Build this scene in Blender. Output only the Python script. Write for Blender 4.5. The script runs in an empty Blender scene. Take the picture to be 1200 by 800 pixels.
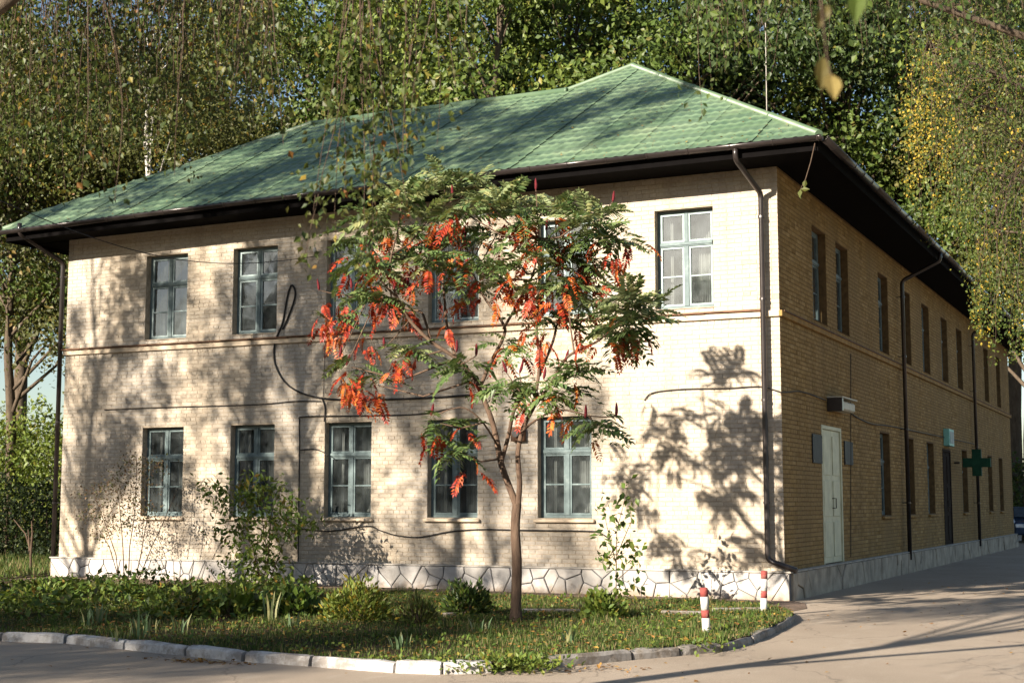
import bpy, bmesh, math, random
import numpy as np
from mathutils import Vector, Matrix
R = math.radians
random.seed(7)
rng = np.random.default_rng(7)
S = bpy.context.scene
COL = S.collection

# ---------------------------------------------------------------- camera, sky, sun, exposure
CAMP = np.array([6.2511, -23.8501, 1.6])
YAW, PIT, ROLL, FPX = R(25.19), R(6.317), R(.06), 1706.1
cd = bpy.data.cameras.new('camera'); cam = bpy.data.objects.new('camera', cd); COL.objects.link(cam)
cam.location = CAMP; cam.rotation_mode = 'XYZ'
cam.rotation_euler = (R(90) + PIT, 0, YAW)
cd.sensor_width = 36; cd.lens = FPX / 1200 * 36; cd.clip_start = .1; cd.clip_end = 2000
cd.dof.use_dof = True; cd.dof.focus_distance = 23; cd.dof.aperture_fstop = 4.0
S.camera = cam
SUN = Vector((-.36, -1, .39)).normalized()          # towards the sun
elev = math.asin(SUN.z)
W = bpy.data.worlds.new('World'); S.world = W; W.use_nodes = True
wn = W.node_tree; bg = wn.nodes['Background']
sky = wn.nodes.new('ShaderNodeTexSky'); sky.sky_type = 'NISHITA'; sky.sun_disc = False
sky.sun_elevation = elev; sky.sun_rotation = math.atan2(SUN.x, SUN.y)
sky.air_density = 1.0; sky.dust_density = .6; sky.ozone_density = 1.2
wn.links.new(sky.outputs[0], bg.inputs[0]); bg.inputs[1].default_value = .05
sd = bpy.data.lights.new('sun', 'SUN'); sd.energy = 5.0; sd.angle = R(.55); sd.color = (1, .90, .76)
so = bpy.data.objects.new('sun', sd); COL.objects.link(so)
so.rotation_euler = SUN.to_track_quat('Z', 'Y').to_euler(); so.location = (-10, -30, 20)
S.view_settings.view_transform = 'Standard'; S.view_settings.look = 'None'
S.view_settings.exposure = 1.6; S.view_settings.gamma = 1; S.view_settings.use_curve_mapping = False
S.cycles.max_bounces = 8; S.cycles.diffuse_bounces = 3; S.cycles.glossy_bounces = 3
S.cycles.transmission_bounces = 6; S.cycles.transparent_max_bounces = 8
S.cycles.use_denoising = True
S.cycles.caustics_reflective = False; S.cycles.caustics_refractive = False

# surveying: where a sight line of the calibrated camera meets a plane
_fw = np.array([-math.sin(YAW)*math.cos(PIT), math.cos(YAW)*math.cos(PIT), math.sin(PIT)])
_rt = np.array([math.cos(YAW), math.sin(YAW), 0]); _up = np.cross(_rt, _fw)
def ray(x, y): return _rt*(x-600)/FPX - _up*(y-400)/FPX + _fw
def on(x, y, ax, v):
    d = ray(x, y); t = (v - CAMP[ax]) / d[ax]; return Vector(CAMP + d*t)
def spot(px, t, z=0.0):                              # ground position in direction px at horizontal range t
    d = ray(px, 585); d = d / math.hypot(d[0], d[1]); return Vector((CAMP[0]+d[0]*t, CAMP[1]+d[1]*t, z))

# ---------------------------------------------------------------- helpers
def link(o, parent=None):
    COL.objects.link(o)
    if parent: o.parent = parent
    return o
def tag(o, label=None, cat=None, group=None, kind=None):
    if label: o['label'] = label
    if cat: o['category'] = cat
    if group: o['group'] = group
    if kind: o['kind'] = kind
    return o
def empty(name, loc=(0, 0, 0), rz=0, parent=None):
    o = bpy.data.objects.new(name, None); o.location = loc; o.rotation_euler = (0, 0, rz)
    o.empty_display_size = .2
    return link(o, parent)
def np_mesh(name, V, F, mats=(), smooth=False, mi=None, attr=None):
    V = np.asarray(V, dtype=np.float32); F = np.asarray(F, dtype=np.int32)
    m = bpy.data.meshes.new(name); k = F.shape[1]
    m.vertices.add(len(V)); m.vertices.foreach_set('co', V.ravel())
    m.loops.add(F.size); m.loops.foreach_set('vertex_index', F.ravel())
    m.polygons.add(len(F)); m.polygons.foreach_set('loop_start', np.arange(0, F.size, k, dtype=np.int32))
    if mi is not None: m.polygons.foreach_set('material_index', np.asarray(mi, dtype=np.int32))
    m.polygons.foreach_set('use_smooth', np.full(len(F), smooth))
    for q in mats: m.materials.append(q)
    if attr is not None:
        a = m.attributes.new('tone', 'FLOAT', 'POINT'); a.data.foreach_set('value', np.asarray(attr, dtype=np.float32))
    m.update(); m.validate()
    return m
class MB:
    def __init__(s): s.v = []; s.f = []
    def poly(s, pts):
        n = len(s.v); s.v += [tuple(p) for p in pts]; s.f.append(tuple(range(n, n+len(pts)))); return s
    def box(s, x0, x1, y0, y1, z0, z1):
        n = len(s.v)
        s.v += [(x0,y0,z0),(x1,y0,z0),(x1,y1,z0),(x0,y1,z0),(x0,y0,z1),(x1,y0,z1),(x1,y1,z1),(x0,y1,z1)]
        s.f += [tuple(n+i for i in q) for q in ((0,3,2,1),(4,5,6,7),(0,1,5,4),(1,2,6,5),(2,3,7,6),(3,0,4,7))]; return s
    def tube(s, pts, rad, n=8, cap=True):
        P = [Vector(p) for p in pts]
        if not hasattr(rad, '__len__'): rad = [rad]*len(P)
        base = len(s.v); ref = None
        for i, p in enumerate(P):
            t = (P[min(i+1, len(P)-1)] - P[max(i-1, 0)]).normalized()
            if ref is None: ref = t.orthogonal().normalized()
            a = (ref - t*ref.dot(t)); a = a.normalized() if a.length > 1e-6 else t.orthogonal().normalized()
            ref = a; b = t.cross(a)
            for k in range(n):
                th = 2*math.pi*k/n; s.v.append(tuple(p + (a*math.cos(th) + b*math.sin(th))*rad[i]))
        for i in range(len(P)-1):
            for k in range(n):
                s.f.append((base+i*n+k, base+i*n+(k+1)%n, base+(i+1)*n+(k+1)%n, base+(i+1)*n+k))
        if cap:
            s.f.append(tuple(base+k for k in range(n))[::-1]); s.f.append(tuple(base+(len(P)-1)*n+k for k in range(n)))
        return s
    def prism(s, pts2, y0, y1):                      # polygon in x,z pushed from y0 to y1
        n = len(s.v); k = len(pts2)
        s.v += [(p[0], y0, p[1]) for p in pts2] + [(p[0], y1, p[1]) for p in pts2]
        s.f.append(tuple(range(n, n+k))); s.f.append(tuple(range(n+2*k-1, n+k-1, -1)))
        for i in range(k): s.f.append((n+i, n+k+i, n+k+(i+1)%k, n+(i+1)%k))
        return s
    def mesh(s, name, mat, smooth=False, bevel=0):
        m = bpy.data.meshes.new(name); m.from_pydata(s.v, [], s.f)
        if mat: m.materials.append(mat)
        if bevel or smooth:
            bm = bmesh.new(); bm.from_mesh(m)
            if bevel: bmesh.ops.bevel(bm, geom=bm.edges[:], offset=bevel, segments=1, affect='EDGES')
            for f in bm.faces: f.smooth = smooth and len(f.verts) <= 4
            bm.to_mesh(m); bm.free()
        m.update(); return m
    def build(s, name, mat, parent=None, smooth=False, bevel=0):
        return link(bpy.data.objects.new(name, s.mesh(name, mat, smooth, bevel)), parent)
def obj(name, mesh, parent=None, loc=(0, 0, 0), rz=0):
    o = bpy.data.objects.new(name, mesh); o.location = loc; o.rotation_euler = (0, 0, rz); return link(o, parent)

# ---------------------------------------------------------------- materials
MATS = {}
class N:
    def __init__(s, name):
        s.m = bpy.data.materials.new(name); s.m.use_nodes = True; s.t = s.m.node_tree; s.b = s.t.nodes['Principled BSDF']
        s.out = s.t.nodes['Material Output']; MATS[name] = s.m
        co = s.t.nodes.new('ShaderNodeTexCoord'); s.obj = co.outputs['Object']
        g = s.t.nodes.new('ShaderNodeNewGeometry'); s.geo = g
        s.pos = g.outputs['Position']
    def n(s, t, **k):
        q = s.t.nodes.new(t)
        for a, v in k.items(): setattr(q, a, v)
        return q
    def l(s, a, b): s.t.links.new(a, b)
    def noise(s, scale, detail=4, rough=.55, vec=None, stretch=None):
        q = s.n('ShaderNodeTexNoise'); q.inputs['Scale'].default_value = scale
        q.inputs['Detail'].default_value = detail; q.inputs['Roughness'].default_value = rough
        v = vec or s.pos
        if stretch:
            mp = s.n('ShaderNodeMapping'); mp.inputs['Scale'].default_value = stretch; s.l(v, mp.inputs[0]); v = mp.outputs[0]
        s.l(v, q.inputs['Vector']); return q.outputs[0]
    def ramp(s, fac, stops):
        q = s.n('ShaderNodeValToRGB'); e = q.color_ramp.elements
        while len(e) < len(stops): e.new(.5)
        for el, (p, c) in zip(e, stops): el.position = p; el.color = (*c, 1) if len(c) == 3 else c
        s.l(fac, q.inputs[0]); return q.outputs[0]
    def mix(s, fac, a, b, mode='MIX'):
        q = s.n('ShaderNodeMix', data_type='RGBA', blend_type=mode)
        for i, v in ((0, fac), (6, a), (7, b)):
            if isinstance(v, (int, float)): q.inputs[i].default_value = v
            elif isinstance(v, tuple): q.inputs[i].default_value = (*v, 1)
            else: s.l(v, q.inputs[i])
        return q.outputs[2]
    def bump(s, h, strength=.3, dist=.02):
        q = s.n('ShaderNodeBump'); q.inputs['Strength'].default_value = strength; q.inputs['Distance'].default_value = dist
        s.l(h, q.inputs['Height']); s.l(q.outputs[0], s.b.inputs['Normal']); return q
    def fin(s, col, rough=.8, metal=0, spec=.3):
        if isinstance(col, tuple): s.b.inputs['Base Color'].default_value = (*col, 1)
        else: s.l(col, s.b.inputs['Base Color'])
        if isinstance(rough, (int, float)): s.b.inputs['Roughness'].default_value = rough
        else: s.l(rough, s.b.inputs['Roughness'])
        s.b.inputs['Metallic'].default_value = metal; s.b.inputs['Specular IOR Level'].default_value = spec
        return s.m
def plain(name, col, rough=.6, metal=0, spec=.3, var=.25, scale=6, bump=.1):
    q = N(name); f = q.noise(scale)
    c = q.ramp(f, [(.3, tuple(v*(1-var) for v in col)), (.7, tuple(min(1, v*(1+var)) for v in col))])
    if bump: q.bump(q.noise(scale*8), bump, .005)
    return q.fin(c, rough, metal, spec)
def brick_mat(name, lo, mid, hi, stain):
    q = N(name); a = q.n('ShaderNodeAttribute', attribute_name='tone')
    c = q.ramp(a.outputs['Fac'], [(0, lo), (.45, mid), (1, hi)])
    big = q.noise(.55, 5, .6, stretch=(1, 1, .55))
    c = q.mix(q.ramp(big, [(.42, (0, 0, 0)), (.62, (1, 1, 1))]), c, stain)
    f = q.noise(22, 5, .7)
    c = q.mix(.35, c, q.ramp(f, [(.3, (.25, .25, .25)), (.65, (1, 1, 1))]), 'MULTIPLY')
    c = q.mix(.3, c, q.ramp(q.noise(2.4, 5, .65, stretch=(1, 1, .10)), [(.36, (.45, .42, .40)), (.56, (1, 1, 1))]), 'MULTIPLY')
    chip = q.noise(7, 6, .75)
    c = q.mix(q.ramp(chip, [(.66, (0, 0, 0)), (.71, (.8, .8, .8))]), c, tuple(v*.5 for v in mid))
    q.bump(q.noise(60, 3), .35, .004)
    return q.fin(c, .9, 0, .15)
M_FB = brick_mat('front_brick_paint', (.43, .355, .27), (.515, .435, .335), (.57, .49, .39), (.47, .42, .36))
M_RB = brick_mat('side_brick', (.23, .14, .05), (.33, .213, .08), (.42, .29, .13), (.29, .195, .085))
M_MOR = plain('mortar', (.385, .315, .235), .95, var=.3, scale=9)
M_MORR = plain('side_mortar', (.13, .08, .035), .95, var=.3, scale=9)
M_BAND = plain('string_course', (.52, .42, .31), .9, var=.3, scale=4)
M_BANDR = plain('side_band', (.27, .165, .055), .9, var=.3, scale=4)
M_RUST = plain('rusty_flashing', (.11, .055, .03), .8, var=.5, scale=5)
def stone_mat():
    q = N('whitewashed_stone'); oi = q.n('ShaderNodeObjectInfo')
    c = q.ramp(oi.outputs['Random'], [(0, (.30, .285, .265)), (.5, (.42, .395, .37)), (1, (.54, .51, .48))])
    c = q.mix(q.ramp(q.noise(4, 5, .7), [(.45, (0, 0, 0)), (.75, (.7, .7, .7))]), c, (.33, .29, .25))
    sx = q.n('ShaderNodeSeparateXYZ'); q.l(q.pos, sx.inputs[0])
    ad = q.n('ShaderNodeMath', operation='MULTIPLY_ADD'); ad.inputs[1].default_value = .55; q.l(q.noise(6, 6, .7), ad.inputs[0]); q.l(sx.outputs[2], ad.inputs[2])
    c = q.mix(q.ramp(ad.outputs[0], [(.28, (.85, .85, .85)), (.46, (0, 0, 0))]), c, (.23, .17, .12))   # splashed mud
    q.bump(q.noise(18, 5), .7, .012); return q.fin(c, .9)
M_STONE = stone_mat()
M_STONE2 = plain('shaded_plinth_stone', (.34, .295, .235), .9, var=.35, scale=3, bump=.4)  # same stone as the front, with the side's shade put into the colour
M_JOINT = plain('stone_joint', (.13, .13, .135), .95)
M_SLAB = plain('plinth_cap', (.36, .33, .29), .9, var=.3, scale=5)
M_DARKM = plain('dark_brown_metal', (.022, .016, .014), .32, .0, .6, var=.2)
M_SOFF = plain('shaded_soffit_board', (.0035, .003, .003), .95, 0, .05, var=.3)  # near-black: the shadow under the eaves is put into the colour
M_LOWPIPE = plain('gutter_metal', (.034, .027, .025), .28, .35, .6, var=.2)
def frame_mat():
    q = N('worn_teal_paint'); f = q.noise(5, 6, .7)
    c = q.ramp(f, [(.3, (.08, .112, .115)), (.55, (.12, .162, .165)), (.75, (.22, .265, .255))])
    c = q.mix(q.ramp(q.noise(30, 4, .7), [(.68, (0, 0, 0)), (.74, (1, 1, 1))]), c, (.34, .32, .28))
    q.bump(q.noise(40), .2, .003); return q.fin(c, .6)
M_FRAME = frame_mat()
M_PALE = plain('pale_sash_paint', (.27, .335, .33), .6, var=.25, scale=8)
M_CURT = plain('curtain_cloth', (.55, .54, .52), .9, var=.15)
M_IN = plain('interior_wall', (.11, .10, .09), .9)
def glass_mat():
    q = N('window_glass'); fr = q.n('ShaderNodeFresnel'); fr.inputs[0].default_value = 2.1
    tr = q.n('ShaderNodeBsdfTransparent'); tr.inputs[0].default_value = (.66, .70, .70, 1)
    gl = q.n('ShaderNodeBsdfGlossy'); gl.inputs['Roughness'].default_value = .045; gl.inputs[0].default_value = (.93, .96, 1, 1)
    bp = q.n('ShaderNodeBump'); bp.inputs['Strength'].default_value = .1; bp.inputs['Distance'].default_value = .02
    q.l(q.noise(2.2, 1), bp.inputs['Height']); q.l(bp.outputs[0], gl.inputs['Normal'])
    mx = q.n('ShaderNodeMixShader'); q.l(fr.outputs[0], mx.inputs[0]); q.l(tr.outputs[0], mx.inputs[1]); q.l(gl.outputs[0], mx.inputs[2])
    df = q.n('ShaderNodeBsdfDiffuse'); df.inputs[0].default_value = (.42, .48, .48, 1)          # the film of dust on old panes
    m2 = q.n('ShaderNodeMixShader'); q.l(q.ramp(q.noise(3.5, 5, .7), [(.35, (.03, .03, .03)), (.75, (.13, .13, .13))]), m2.inputs[0]); q.l(mx.outputs[0], m2.inputs[1]); q.l(df.outputs[0], m2.inputs[2])
    q.l(m2.outputs[0], q.out.inputs[0]); return q.m
M_GLASS = glass_mat()
def roof_mat():
    q = N('green_metal_tile'); oi = q.n('ShaderNodeObjectInfo')
    c = q.ramp(q.noise(1.1, 5, .6), [(.3, (.060, .108, .058)), (.55, (.095, .145, .080)), (.8, (.145, .185, .108))])
    c = q.mix(q.ramp(oi.outputs['Random'], [(0, (0, 0, 0)), (1, (.35, .35, .35))]), c, (.12, .175, .115))
    c = q.mix(q.ramp(q.noise(9, 6, .8), [(.70, (0, 0, 0)), (.76, (.8, .8, .8))]), c, (.20, .15, .09))
    return q.fin(c, q.ramp(q.noise(3), [(.3, (.36, .36, .36)), (.7, (.55, .55, .55))]), 0, .45)
M_ROOF = roof_mat()
def road_mat():
    q = N('worn_asphalt')
    c = q.ramp(q.noise(.35, 6, .6), [(.3, (.36, .29, .222)), (.7, (.47, .385, .30))])
    c = q.mix(.55, c, q.ramp(q.noise(70, 6, .85), [(.34, (.30, .29, .28)), (.62, (1.0, 1.0, 1.0))]), 'MULTIPLY')
    c = q.mix(q.ramp(q.noise(2.5, 6, .7, stretch=(1, .35, 1)), [(.55, (0, 0, 0)), (.8, (.6, .6, .6))]), c, (.46, .395, .32))
    v = q.n('ShaderNodeTexVoronoi', feature='DISTANCE_TO_EDGE'); v.inputs['Scale'].default_value = .45
    wob = q.n('ShaderNodeVectorMath', operation='MULTIPLY_ADD'); wob.inputs[1].default_value = (.5, .5, .5)
    nn = q.n('ShaderNodeTexNoise'); nn.inputs['Scale'].default_value = 2; nn.inputs['Detail'].default_value = 6; q.l(q.pos, nn.inputs['Vector'])
    q.l(nn.outputs['Color'], wob.inputs[0]); q.l(q.pos, wob.inputs[2]); q.l(wob.outputs[0], v.inputs['Vector'])
    c = q.mix(q.ramp(v.outputs['Distance'], [(.002, (.4, .4, .4)), (.007, (0, 0, 0))]), c, (.07, .06, .055))
    q.bump(q.noise(90, 4, .8), .6, .012); return q.fin(c, .9, 0, .2)
M_ROAD = road_mat()
def soil_mat(name, dirt, green, t=.5):
    q = N(name); f = q.noise(1.6, 6, .65)
    c = q.mix(q.ramp(f, [(t-.1, (0, 0, 0)), (t+.12, (1, 1, 1))]), dirt, green)
    c = q.mix(.6, c, q.ramp(q.noise(35, 5, .8), [(.3, (.35, .33, .3)), (.7, (1, 1, 1))]), 'MULTIPLY')
    q.bump(q.noise(25, 6, .8), 1, .04); return q.fin(c, .95, 0, .1)
M_SOIL = soil_mat('lawn_soil', (.095, .065, .042), (.05, .055, .02))
M_GROUND = soil_mat('rough_ground', (.07, .055, .03), (.04, .055, .015), .42)
M_CLAY = soil_mat('bare_clay', (.29, .215, .17), (.20, .15, .115), .5)
def kerb_mat(name, base, dirt, amt):
    q = N(name); c = q.ramp(q.noise(7, 6, .7), [(.3, tuple(v*.75 for v in base)), (.7, base)])
    c = q.mix(q.ramp(q.noise(3.2, 6, .75), [(amt-.06, (0, 0, 0)), (amt+.08, (.9, .9, .9))]), c, dirt)
    q.bump(q.noise(30, 6, .8), .7, .01); return q.fin(c, .9)
M_KW = kerb_mat('whitewashed_kerb', (.56, .54, .52), (.24, .21, .185), .50)
M_KG = kerb_mat('bare_concrete', (.34, .31, .28), (.16, .13, .10), .5)
def bark_mat(name, a, b, sc=8):
    q = N(name); c = q.ramp(q.noise(sc, 6, .7, stretch=(1, 1, .25)), [(.3, a), (.7, b)])
    q.bump(q.noise(sc*3, 6, .8, stretch=(1, 1, .2)), .8, .03); return q.fin(c, .95, 0, .1)
M_BARK = bark_mat('oak_bark', (.05, .037, .026), (.13, .10, .072))
M_BIRCH = bark_mat('birch_bark', (.20, .18, .16), (.62, .58, .53), 3)
M_SUMB = bark_mat('sumac_bark', (.075, .048, .035), (.17, .115, .08), 14)
M_TWIG = bark_mat('twig_bark', (.06, .04, .03), (.12, .085, .06), 14)
def leaf_mat(name, stops, trans=.3, rough=.5, spec=.35):
    q = N(name); c = q.ramp(q.geo.outputs['Random Per Island'], stops)
    q.fin(c, rough, 0, spec)
    tl = q.n('ShaderNodeBsdfTranslucent'); q.l(q.mix(1.0, c, (1.0, .95, .55), 'MULTIPLY'), tl.inputs[0])
    mx = q.n('ShaderNodeMixShader'); mx.inputs[0].default_value = trans
    q.l(q.b.outputs[0], mx.inputs[1]); q.l(tl.outputs[0], mx.inputs[2]); q.l(mx.outputs[0], q.out.inputs[0]); return q.m
G1, G2, G3 = (.045, .08, .014), (.075, .115, .02), (.11, .15, .03)
L_OAK = leaf_mat('oak_leaf', [(0, (.06, .10, .018)), (.9, (.09, .125, .022)), (1, (.14, .12, .03))])
L_DARK = leaf_mat('dark_leaf', [(0, (.03, .055, .013)), (.9, (.045, .07, .016)), (1, (.09, .09, .02))])
L_LIME = leaf_mat('bright_leaf', [(0, (.11, .155, .026)), (.9, (.155, .195, .034)), (1, (.24, .20, .04))])
L_BIRCH = leaf_mat('birch_leaf', [(0, (.06, .08, .016)), (.85, (.095, .10, .022)), (.95, (.20, .15, .025)), (1, (.20, .09, .02))])
L_TAN1 = leaf_mat('brown_green_leaf', [(0, (.09, .075, .02)), (1, (.10, .08, .02))])
L_TAN2 = leaf_mat('straw_leaf', [(0, (.28, .22, .08)), (1, (.30, .23, .08))])
L_HEDGE = leaf_mat('shaded_hedge_leaf', [(0, (.012, .02, .007)), (.8, (.022, .036, .011)), (1, (.04, .05, .015))], .15, .6, .2)  # leaves darkened so that their colour carries the shade on the hedge
L_NB = leaf_mat('near_birch_leaf', [(0, (.028, .048, .010)), (.5, (.05, .07, .014)), (.9, (.08, .105, .018)), (.97, (.22, .17, .022)), (1, (.17, .07, .018))], .35)
L_YG = leaf_mat('turning_birch_leaf', [(0, (.035, .06, .012)), (.5, (.06, .09, .018)), (.9, (.10, .125, .022)), (1, (.20, .17, .025))], .35)
L_YEL = leaf_mat('yellow_birch_leaf', [(0, (.09, .11, .02)), (.4, (.17, .16, .025)), (.75, (.34, .25, .03)), (1, (.48, .31, .04))])
L_OLIVE = leaf_mat('olive_leaf', [(0, (.06, .068, .018)), (.9, (.085, .088, .022)), (1, (.20, .13, .03))])
L_COVER = leaf_mat('cover_leaf', [(0, (.055, .10, .017)), (.6, (.10, .155, .026)), (.9, (.16, .19, .034)), (1, (.25, .14, .03))])
L_BARE = leaf_mat('rosy_leaf', [(0, (.07, .055, .03)), (.5, (.12, .085, .045)), (1, (.17, .10, .055))])
L_GRASS = leaf_mat('grass_blade', [(0, (.03, .055, .01)), (.5, (.06, .10, .018)), (.78, (.10, .13, .03)), (.9, (.20, .16, .07)), (1, (.28, .22, .11))], .25, .6, .2)
L_IRIS = leaf_mat('iris_blade', [(0, (.09, .15, .07)), (.6, (.14, .21, .10)), (1, (.30, .28, .13))], .3)
L_DEAD = leaf_mat('fallen_leaf', [(0, (.10, .05, .02)), (.5, (.22, .11, .035)), (.8, (.32, .18, .05)), (1, (.40, .26, .06))], .1, .8, .1)
L_SG = leaf_mat('sumac_green', [(0, (.065, .115, .035)), (.6, (.10, .155, .05)), (1, (.15, .19, .06))], .25, .36, .6)
L_SL = leaf_mat('sumac_sunlit', [(0, (.17, .22, .09)), (.7, (.24, .28, .13)), (1, (.30, .29, .12))], .3, .38, .5)  # paler green: sun reflected off the upper fronds, put into the colour
L_SR = leaf_mat('sumac_red', [(0, (.20, .018, .012)), (.6, (.33, .038, .014)), (1, (.38, .08, .018))], .18, .5, .3)
L_SO = leaf_mat('sumac_orange', [(0, (.34, .05, .014)), (.6, (.42, .10, .018)), (1, (.42, .18, .03))], .2, .5, .3)
M_CONE = plain('sumac_fruit', (.105, .010, .014), .9, var=.4, scale=60, bump=.8)
M_CABLE = plain('black_cable', (.014, .012, .012), .6, bump=0)
M_WHITE = kerb_mat('white_enamel', (.60, .58, .54), (.27, .23, .19), .60)
M_RED = kerb_mat('red_enamel', (.27, .06, .052), (.34, .27, .22), .62)
M_DOOR = plain('pale_green_door_paint', (.50, .50, .36), .55, var=.18, scale=3)
M_DDOOR = plain('dark_door_paint', (.03, .022, .018), .9, 0, .05)
M_PLAQ = plain('dark_name_plate', (.025, .028, .03), .6, 0, .2, bump=0)
M_PLAST = plain('aged_plastic', (.42, .40, .33), .5, var=.15)
M_CROSS = plain('green_acrylic', (.010, .055, .028), .6, 0, .2)
M_TEAL = plain('mint_sign', (.22, .50, .44), .5, var=.1)

# ---------------------------------------------------------------- ground, road, lawn, kerb
KB = [(-9.2, -10.9), (-7.9, -10.85), (-6.47, -10.80), (-5.61, -10.68), (-4.54, -10.94), (-3.51, -11.20), (-2.63, -11.40), (-1.76, -11.49),
      (-.75, -11.61), (-.265, -11.54), (.116, -11.20), (.425, -10.66), (.904, -9.59), (1.22, -8.97), (1.488, -8.36), (1.531, -7.27), (1.423, -5.85), (1.212, -4.0)]
ZL = .085
gm = MB().poly([(-500, -300, -.03), (500, -300, -.03), (500, 700, -.03), (-500, 700, -.03)]).build('ground', M_GROUND); tag(gm, kind='structure')
rd = MB().poly([(-60, -40, 0), (30, -40, 0), (30, 90, 0), (-2, 90, 0), (-2, 34, 0), (-.1, 33, 0), (-.1, 0, 0), (-.1, -12, 0), (-60, -12, 0)])
rd.poly([(-60, -12, 0), (-.1, -12, 0), (-.1, -9, 0), (-60, -9, 0)])
tag(rd.build('road', M_ROAD), kind='structure')
LAWN = [(-45, -10.75)] + [(x-.05 if x > 0 else x, y+.09 if y < -10.4 else y) for x, y in KB] + [(.9, -3.2), (.3, -2.2), (-.6, -1.75)]
bm = bmesh.new()
def fill_sheet(pts, z, name, mat):
    bm = bmesh.new(); vs = [bm.verts.new((x, y, z)) for x, y in pts]
    es = [bm.edges.new((vs[i], vs[(i+1) % len(vs)])) for i in range(len(vs))]
    bmesh.ops.triangle_fill(bm, edges=es, use_beauty=True)
    for f in bm.faces:
        if f.normal.z < 0: f.normal_flip()
    m = bpy.data.meshes.new(name); bm.to_mesh(m); bm.free(); m.materials.append(mat); return obj(name, m)
tag(fill_sheet(LAWN + [(-15.6, -1.75), (-15.9, 1), (-15.9, 30), (-45, 30)], ZL, 'lawn', M_SOIL), kind='structure')
tag(MB().poly([(-15.58, -1.76, ZL-.01), (-.55, -1.76, ZL-.01), (.62, -2.9, .006), (.75, -1.6, .006), (.45, -.5, .006), (.16, -.06, .006), (-15.58, -.05, ZL-.01)]).build('bare_earth_strip', M_CLAY), kind='structure')
kerb = empty('kerb'); tag(kerb, kind='structure')
for i in range(len(KB)-1):
    a, b = Vector((*KB[i], 0)), Vector((*KB[i+1], 0))
    if i == 10: continue                                # a stone is missing where leaves have piled up
    d = (b-a); L = d.length; d.normalize(); w = .13; h = .108 if i < 12 else .09
    g = .012 + .02*random.random()
    m = MB(); nseg = 5
    prof = [(-.01, -.05), (0, h-.025), (.02, h), (w-.02, h+.004), (w, h-.02), (w, -.05)]
    rows = []
    for k in range(nseg+1):
        u = g + (L-2*g)*k/nseg; e = .012 if k in (0, nseg) else 0
        rows.append([(u, p[0] + random.uniform(-.006, .006) + (e if p[0] < .05 else -e), p[1] + (random.uniform(-.008, .008) - e*.7 if p[1] > 0 else 0)) for p in prof])
    for r in rows: m.v += r
    np_ = len(prof)
    for k in range(nseg):
        for j in range(np_-1):
            m.f.append((k*np_+j, (k+1)*np_+j, (k+1)*np_+j+1, k*np_+j+1))
    m.f.append(tuple(range(np_))); m.f.append(tuple(nseg*np_+j for j in range(np_))[::-1])
    k_ = m.build('kerb_stone', M_KW if i < 10 else M_KG, kerb)
    k_.location = (a.x, a.y, random.uniform(-.012, .006)); k_.rotation_euler = (random.uniform(-.03, .03), 0, math.atan2(d.y, d.x) + random.uniform(-.01, .01))
edging = empty('garden_edging'); tag(edging, kind='structure')
for (ax, ay, bx, by) in [(520, 722, 570, 719), (612, 717, 690, 716), (775, 719, 830, 719), (836, 716, 900, 714)]:
    a, b = on(ax, ay, 2, ZL), on(bx, by, 2, ZL); d = b-a
    e = MB().box(0, d.length, -.04, .05, -.05, .05).build('edging_slab', M_KG, edging, bevel=.012)
    e.location = a; e.rotation_euler = (.05, .02, math.atan2(d.y, d.x))

# ---------------------------------------------------------------- the building
BL, BW = 15.47, 32.7
ZP, ZC, ZS = .453, 4.81, 7.22
house = empty('brick_house')
tag(house, 'two storey beige brick house with green metal tile roof and whitewashed stone plinth', 'building')
FLO = [(c-.52, c+.52, 1.33, 3.13) for c in (-12.83, -10.63, -8.43, -6.18, -3.94)]
FUP = [(c-.53, c+.53, 4.945, 6.69) for c in (-12.84, -10.64, -8.43, -6.18, -3.92, -1.67)]
RUP = [(y, y+1.1, 4.945, 6.69) for y in (2.40, 4.34, 8.49, 11.35, 14.10, 17.15, 19.95, 25.9, 29.1)]
RLO = [(y, y+1.08, 1.33, 3.13) for y in (8.25, 11.3, 14.25, 20.25, 26.0, 28.9)]
DOOR = (2.78, 4.40, ZP+.03, 3.03); DOOR2 = (16.7, 18.1, ZP+.03, 3.05)
FOP = FLO + FUP; ROP = RUP + RLO + [DOOR, DOOR2]
def wall_core(name, ops, U0, U1, Z0, Z1, depth, mp, mat):
    us = sorted({U0, U1, *[o[0] for o in ops], *[o[1] for o in ops]}); zs = sorted({Z0, Z1, *[o[2] for o in ops], *[o[3] for o in ops]})
    solid = lambda i, j: 0 <= i < len(us)-1 and 0 <= j < len(zs)-1 and not any(o[0] <= (us[i]+us[i+1])/2 <= o[1] and o[2] <= (zs[j]+zs[j+1])/2 <= o[3] for o in ops)
    m = MB(); Q = lambda *p: m.poly([mp(*q) for q in p])
    for i in range(len(us)-1):
        for j in range(len(zs)-1):
            if not solid(i, j): continue
            a, b, c, d = us[i], us[i+1], zs[j], zs[j+1]
            Q((a, 0, c), (b, 0, c), (b, 0, d), (a, 0, d)); Q((a, depth, c), (a, depth, d), (b, depth, d), (b, depth, c))
            if not solid(i-1, j): Q((a, 0, c), (a, 0, d), (a, depth, d), (a, depth, c))
            if not solid(i+1, j): Q((b, 0, c), (b, depth, c), (b, depth, d), (b, 0, d))
            if not solid(i, j-1): Q((a, 0, c), (a, depth, c), (b, depth, c), (b, 0, c))
            if not solid(i, j+1): Q((a, 0, d), (b, 0, d), (b, depth, d), (a, depth, d))
    return m.build(name, mat, house)
JD = .007
fmap = lambda u, d, z: (u, JD+d, z)
rmap = lambda u, d, z: (-JD-d, u, z)
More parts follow.
